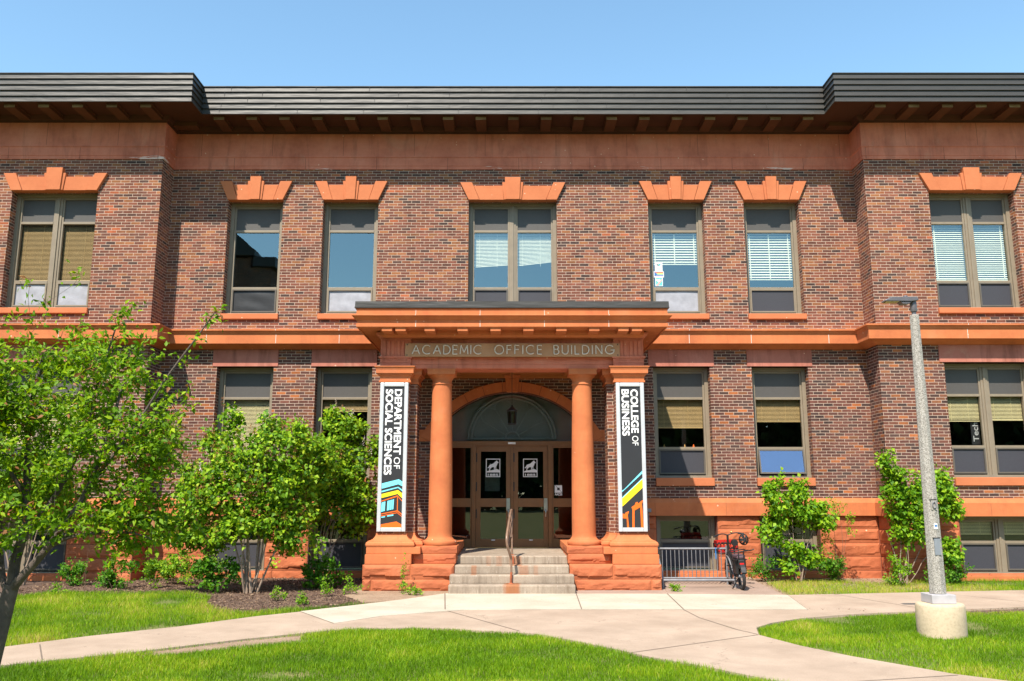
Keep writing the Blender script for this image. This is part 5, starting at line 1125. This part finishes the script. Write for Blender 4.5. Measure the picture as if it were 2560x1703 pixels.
# ------------------------------------------------------------------ the tree by the left edge
TY=-13.3
tr=thing('small_tree','small leafy tree with forking grey trunk at the left edge of the lawn','tree',(-3.52,TY,0))
pl=Plant()
pl.limb([(-3.62,TY,-.05),(-3.52,TY,.35),(-3.46,TY,.70),(-3.41,TY,1.02),(-3.385,TY,1.15)],.062,.048,10)
pl.limb([(-3.385,TY,1.13),(-3.38,TY,1.30),(-3.36,TY+.03,1.52),(-3.40,TY+.08,1.85),(-3.44,TY+.1,2.3),(-3.38,TY+.1,2.75)],.042,.012)
pl.limb([(-3.40,TY,1.10),(-3.31,TY-.03,1.20),(-3.21,TY-.06,1.30),(-3.08,TY-.1,1.45),(-2.9,TY-.1,1.75),(-2.78,TY-.12,2.1),(-2.7,TY-.1,2.5)],.036,.008)
pl.limb([(-3.15,TY-.08,1.38),(-2.95,TY-.15,1.47),(-2.7,TY-.2,1.50),(-2.52,TY-.2,1.50),(-2.38,TY-.2,1.46)],.016,.004)
pl.limb([(-3.12,TY-.08,1.40),(-2.9,TY+.1,1.62),(-2.72,TY+.2,1.80),(-2.58,TY+.25,2.05),(-2.45,TY+.25,2.35)],.017,.004)
pl.limb([(-2.86,TY-.1,1.82),(-2.6,TY-.1,2.2),(-2.4,TY-.1,2.55),(-2.2,TY-.1,2.85),(-2.09,TY-.1,3.02)],.012,.003)
pl.limb([(-3.40,TY,1.10),(-3.47,TY+.02,1.2),(-3.52,TY+.05,1.38),(-3.6,TY+.1,1.7),(-3.75,TY+.15,2.2)],.030,.008)
pl.limb([(-3.42,TY+.0,1.05),(-3.6,TY+.1,1.12),(-3.9,TY+.2,1.3),(-4.2,TY+.2,1.6)],.024,.006)
pl.limb([(-3.37,TY+.03,1.45),(-3.2,TY+.1,1.75),(-3.08,TY+.15,2.1),(-2.98,TY+.1,2.5),(-2.85,TY+.05,2.95)],.022,.005)
pl.limb([(-3.39,TY+.06,1.75),(-3.55,TY-.1,2.1),(-3.62,TY-.15,2.5),(-3.6,TY-.15,2.85)],.016,.004)
els=[(-3.05,TY,2.15,.62,.55,.60),(-2.62,TY,2.0,.32,.4,.42),(-3.55,TY,2.2,.5,.6,.62),(-3.4,TY-.1,1.7,.4,.45,.25),(-2.85,TY-.1,1.62,.42,.4,.18),(-3.95,TY,2.0,.5,.6,.7),(-2.95,TY,2.72,.35,.3,.28),(-3.45,TY-.05,2.62,.32,.3,.25),(-2.45,TY-.1,1.75,.2,.3,.18),(-4.4,TY,1.8,.4,.5,.5),(-2.55,TY-.05,1.62,.34,.4,.28),(-2.42,TY,2.1,.2,.3,.3)]
tg=blobs(els,1350,5,.15)+[(-2.4,TY-.1,2.52),(-2.3,TY-.08,2.7),(-2.2,TY-.12,2.82),(-2.12,TY-.1,2.96),(-2.06,TY-.1,3.03),(-2.32,TY-.1,2.42),(-2.22,TY-.1,2.46),(-2.75,TY,3.05),(-2.7,TY,3.08),(-2.82,TY,3.02),(-2.6,TY,2.86),(-2.5,TY,2.88),(-2.42,TY-.2,1.48),(-2.35,TY-.2,1.44),(-2.55,TY-.2,1.55)]
pl.reach(tg,20,.028,.25,r=.0025,maxr=.012,leafdir=.75,frac=.15)
n=len(pl.lp); rv=np.clip(rng.beta(2.2,2.6,n)*.95,0,.93); rv=np.where(rng.random(n)<.05,1.,rv)
pl.finish(tr,'trunk',M['bark'],'crown',M['leaf_tree'],.048,.5,rv)
# ------------------------------------------------------------------ lilacs and shrubs
def shrub(name,label,cat,base,stems,els,nt,per,size,wid,ml,mt,seed,r0=.022,spread=.05,group=None,spent=0,bloom=0,droop=.9,shell=.45,frac=.35):
    t=thing(name,label,cat,base,0,group); pl=Plant(); rg=random.Random(seed); b=Vector(base)
    for s in stems:
        e=Vector(s); st0=b+Vector((rg.uniform(-.1,.1),rg.uniform(-.08,.08),-.05)); mid=st0.lerp(e,.5)+Vector((rg.gauss(0,.05),rg.gauss(0,.05),(e-b).length*.10))
        pl.limb([st0,st0.lerp(mid,.5)+Vector((rg.gauss(0,.02),0,.0)),mid,e],r0*rg.uniform(.6,1.1),r0*.3,6,5)
    pl.reach(blobs(els,nt,seed,shell),per,spread,droop,r=.003,maxr=r0*.5,leafdir=.55,frac=frac)
    cr=pl.finish(t,'stems',mt,'crown',ml,size,wid)
    rr_=np.random.default_rng(seed)
    for cnt,nm,mm,sz in ((spent,'spent_blossoms',M['spent'],.035),(bloom,'blossoms',M['bloom'],.032)):
        if not cnt: continue
        tips=[x for x in pl.tips if x[0].z>b.z+.9]; pick=rr_.choice(len(tips),min(cnt,len(tips)),replace=False); P_=[];D=[]
        for i in pick:
            tp,ax=tips[i]; tp=Vector(tp)+Vector((0,-.10,.08))
            for k in range(26): 
                h=rr_.random(); w=.045*(1-h)+.006; P_.append((tp.x+rr_.normal()*w,tp.y+rr_.normal()*w,tp.z+h*.19)); D.append(rr_.normal(size=3)+np.array([0,0,.8]))
        leaves(nm,np.array(P_),np.array(D),rr_.uniform(sz*.6,sz*1.3,len(P_)),mm,t,.5)
    return t
shrub('lilac_shrub','large lilac bush with many pale stems and spent brown flower spikes, left of the entrance','shrub',(-4.82,-2.9,-.02),
 [(-5.3,-2.9,1.3),(-5.6,-2.8,1.7),(-5.0,-3.0,1.6),(-4.7,-2.8,1.7),(-4.4,-2.9,1.6),(-4.15,-2.9,1.4),(-5.1,-2.7,2.2),(-4.6,-3.0,2.3),(-5.5,-2.9,2.4),(-4.2,-2.7,2.2),(-4.9,-3.1,1.2)],
 [(-5.6,-2.9,1.75,.75,.6,.55),(-4.6,-2.9,1.7,.75,.6,.55),(-5.1,-2.9,2.3,.85,.6,.55),(-4.25,-2.9,2.45,.65,.5,.5),(-6.1,-2.8,1.9,.35,.4,.5),(-5.75,-2.85,2.75,.28,.3,.45),(-5.3,-2.9,2.95,.25,.25,.45),(-4.5,-2.9,2.95,.45,.4,.35),(-4.05,-2.9,1.5,.4,.4,.35),(-5.25,-3.0,1.2,.75,.45,.28),(-6.2,-2.9,1.3,.38,.4,.5),(-4.5,-3.0,1.3,.6,.4,.35),(-5.8,-2.9,.95,.4,.35,.25),(-4.1,-2.6,2.0,.5,.5,.65),(-4.05,-2.75,1.15,.45,.35,.35),(-6.3,-2.85,1.0,.3,.3,.3),(-3.75,-2.4,2.6,.4,.4,.4)],1500,12,.098,.68,M['leaf_lilac'],M['palestem'],21,.03,.06,'lilac bushes left of the entrance',170,12)
shrub('lilac_shrub','rounded lilac bush with pale pinkish blooms touching the left banner pier','shrub',(-4.08,-1.25,-.02),
 [(-4.2,-1.3,1.2),(-4.0,-1.2,1.5),(-3.8,-1.3,1.6),(-3.5,-1.3,1.8),(-3.3,-1.3,2.0),(-3.7,-1.2,2.4),(-3.2,-1.3,1.4)],
 [(-3.7,-1.3,2.6,.65,.5,.6),(-3.3,-1.35,2.2,.55,.45,.6),(-3.7,-1.3,1.75,.6,.45,.5),(-3.85,-1.3,3.35,.16,.2,.45),(-3.4,-1.3,3.1,.35,.35,.3),(-4.2,-1.3,2.4,.4,.4,.6),(-3.25,-1.3,1.35,.3,.35,.3),(-2.98,-1.35,2.6,.2,.3,.35),(-3.9,-1.35,1.9,.6,.4,.6),(-3.1,-1.35,1.7,.35,.35,.4)],900,12,.098,.68,M['leaf_lilac'],M['palestem'],33,.022,.06,'lilac bushes left of the entrance',60,34)
shrub('lilac_shrub','many stemmed lilac bush against the stone base behind the small tree','shrub',(-9.9,-1.6,-.02),
 [(-10.4,-1.6,1.2),(-10.1,-1.6,1.5),(-9.8,-1.6,1.6),(-9.5,-1.6,1.5),(-9.2,-1.6,1.3),(-9.9,-1.5,2.0)],
 [(-10.2,-1.6,2.0,.6,.5,.6),(-9.4,-1.6,1.9,.5,.5,.5),(-9.8,-1.6,2.5,.5,.4,.4)],380,13,.085,.68,M['leaf_lilac'],M['palestem'],71,.024,.06,'lilac bushes left of the entrance',8,0)
shrub('leafy_shrub','bright green heart leaved shrub before the basement window right of the bicycle','shrub',(5.94,-.95,-.02),
 [(5.7,-.95,.9),(5.9,-.9,1.3),(6.1,-.95,1.2),(6.4,-.9,1.2),(5.6,-.9,1.6),(6.2,-.9,.6),(6.3,-1.0,1.7)],
 [(5.6,-.95,1.95,.22,.25,.30),(5.72,-.95,1.55,.38,.3,.30),(5.5,-.95,1.25,.30,.3,.25),(6.2,-.95,1.85,.30,.3,.27),(6.35,-.95,1.35,.35,.3,.22),(5.55,-.95,.92,.25,.25,.2),(6.0,-.95,1.45,.4,.3,.3),(5.95,-.9,.65,.35,.25,.18),(6.6,-.95,1.3,.2,.25,.15),(6.2,-.95,.4,.35,.25,.2),(5.75,-.95,.35,.2,.2,.2)],420,11,.095,.75,M['leaf_bright'],M['palestem'],41,.013,.055)
shrub('leafy_shrub','tall bright green shrub against the brick corner behind the lamp post','shrub',(7.95,-1.35,-.02),
 [(7.7,-1.3,1.0),(7.9,-1.3,1.5),(8.1,-1.3,1.3),(8.4,-1.3,1.4),(8.7,-1.3,1.3),(8.2,-1.3,2.0),(8.9,-1.3,.8)],
 [(7.95,-1.4,2.25,.32,.3,.32),(7.8,-1.4,1.9,.30,.3,.25),(8.3,-1.4,1.75,.5,.35,.45),(8.75,-1.35,1.9,.35,.3,.5),(8.95,-1.35,1.5,.25,.3,.35),(8.9,-1.35,.75,.2,.25,.35),(7.9,-1.45,1.3,.3,.3,.22),(8.2,-1.4,1.0,.35,.3,.3),(9.0,-1.3,.45,.15,.2,.2)],560,11,.095,.75,M['leaf_bright'],M['palestem'],51,.016,.055)
shrub('thin_shrub','thin airy shrub with tiny leaves by the stone base, between the two bright shrubs','shrub',(6.85,-.8,-.02),
 [(6.75,-.8,.8),(6.95,-.8,1.3),(7.1,-.8,1.1),(6.8,-.8,1.5)],[(6.85,-.85,1.25,.3,.2,.45),(7.15,-.85,1.15,.18,.15,.3),(6.7,-.85,.6,.25,.2,.35),(6.9,-.85,1.6,.12,.12,.2)],80,9,.05,.5,M['leaf_bright'],M['twig'],61,.007,.03,None,0,0,.0)
bl=[('low_bush','dark green low bush on mulch by the pavilion base, left of the lilac',(-7.75,-2.1),.34,.40,'leaf_bush',.07),('low_bush','pale upright sprouting bush right of the dark low bush',(-6.95,-2.15),.20,.50,'leaf_bright',.055),
 ('low_bush','small round bush at the inner corner of the stone base',(-6.95,-1.25),.30,.42,'leaf_bright',.06),('low_bush','broad yellow green bush with upright shoots left of the lilac stems',(-6.35,-1.5),.55,.62,'leaf_bright',.06),
 ('low_bush','dense bush with larger leaves at the foot of the lilac stems',(-5.45,-2.9),.42,.55,'leaf_bush',.08),('low_bush','dark bush under the basement window beside the banner pier',(-3.78,-2.1),.48,.50,'leaf_bush',.08),
 ('low_bush','grey green low bush between the bicycle and the bright shrub',(5.25,-.75),.32,.40,'leaf_bush',.05),('low_bush','low bush at the foot of the thin shrub',(6.75,-.95),.30,.42,'leaf_bush',.055),('low_bush','yellow green low bush left of the lamp post pole',(7.55,-1.75),.32,.50,'leaf_bright',.055),('low_bush','shaded low bush right of the lamp post pole',(8.75,-1.5),.42,.40,'leaf_bush',.06),
 ('low_bush','small shady bush at the outer corner of the stone base behind the tree',(-8.7,-1.6),.30,.35,'leaf_bush',.06)]
for i,(nm,lab,(x,y),r_,h_,ml,sz) in enumerate(bl):
    rg=random.Random(i+80); k=max(4,int(r_*16)); stems=[(x+rg.uniform(-1,1)*r_*.8,y+rg.uniform(-.6,.6)*r_,h_*rg.uniform(.6,1.1)) for _ in range(k)]
    shrub(nm,lab,'bush',(x,y,-.03),stems,[(x,y,h_*.5,r_,r_*.7,h_*.55)]+[(s[0],s[1],s[2],.08,.08,.12) for s in stems[:4]],int(40+170*r_),10,sz,.6,M[ml],M['twig'],90+i,.006,.035,'low bushes along the base',0,0,.1,.2,.2)
wd=[('weed','tall spindly weed in front of the left pedestal of the portico',(-1.98,-2.95),.10,.62),('weed','short leafy weed at the edge of the pale slab, beside the tall weed',(-1.75,-3.35),.13,.14),('weed','bright grassy tuft between the portico pedestal and the bike rack',(2.98,-2.85),.10,.13),
 ('weed','slender weed on the mulch nearest the lilac',(-4.0,-4.2),.10,.28),('weed','upright weed on the mulch in front of the dark window',(-3.35,-3.5),.12,.38),('weed','bushy weed on the mulch next to the portico pedestal',(-2.95,-3.2),.18,.36),('weed','small weed at the front edge of the mulch',(-3.45,-4.7),.10,.22),
 ('weed','single broad leaved seedling on the mulch near the tree trunk',(-8.2,-3.3),.14,.22),('weed','tall thin sapling stem on the mulch left of the low bushes',(-7.75,-3.25),.08,1.3)]
for i,(nm,lab,(x,y),r_,h_) in enumerate(wd):
    rg=random.Random(i+180); stems=[(x+rg.uniform(-1,1)*r_*.5,y+rg.uniform(-.5,.5)*r_,h_*rg.uniform(.7,1.05)) for _ in range(3)]
    els=[(x,y,h_*.15+.02,r_*1.3,r_,.05),(x,y,h_*.55,r_*.5,r_*.5,h_*.42)]
    if h_>1: stems=[(x-.02,y,h_),(x,y,h_*.98)]; els=[(x,y,h_*.95,.25,.15,.2),(x,y,h_*.8,.2,.1,.1)]
    shrub(nm,lab,'weed',(x,y,-.03),stems,els,26,7,.05,.45,M['leaf_bright'],M['twig'],190+i,.004,.02,'weeds along the paving',0,0,-.2,.2,.2)

# ------------------------------------------------------------------ what the panes reflect: far trees and a brick hall across the green
n=52000; cx=rng.uniform(-95,95,n); k=np.round(cx/8.5); hmax=19+3.2*np.sin(k*2.3)+2.2*np.cos(k*5.1)
z=rng.uniform(0,1,n)**.8*hmax; wv=np.sqrt(np.clip(1-((cx-k*8.5)/5.2)**2,.05,1)); z=z*(.6+.4*wv)+.3; y=-92+rng.normal(size=n)*2.5
m_=9000; a_=rng.normal(size=(m_,3)); a_/=np.linalg.norm(a_,axis=1,keepdims=True); a_*=rng.random((m_,1))**.4; tx=rng.choice([-37.,-29.,-46.],m_)
cx=np.concatenate([cx,tx+a_[:,0]*5]); y=np.concatenate([y,-42+a_[:,1]*4]); z=np.concatenate([z,13+a_[:,2]*10]); n=len(cx)
o=leaves('far_treeline',np.stack([cx,y,z],1),rng.normal(size=(n,3)),rng.uniform(.9,2.2,n),M['dark_tree'],None,.85); tag(o,kind='stuff')
hall=thing('brick_hall','brick hall with dark eaves seen as a reflection in the upper left window','building',(-22,-34,0))
g=MB(); g.box(-36,-15.1,-42,-28.2,-.02,15.4); g.box(-15.09,-13.9,-40,-28.0,-.02,14.7); g.build('wall',M['brickd'],hall)
g=MB(); g.prism([(-36.5,15.41),(-14.85,15.41),(-14.85,15.75),(-16.2,16.9),(-25,20),(-36.5,16)],-42.5,-27.8); g.box(-14.84,-13.6,-40.5,-27.7,14.71,15.3); g.build('roof',M['metalgrey'],hall)
for zz in (2.2,6.3,10.6):
    for xx in (-34,-30.5,-27,-23.5,-20,-17.2):
        g=MB(); g.box(xx,xx+1.5,-28.26,-28.19,zz,zz+2.6); g.build('window',M['panel'],hall)
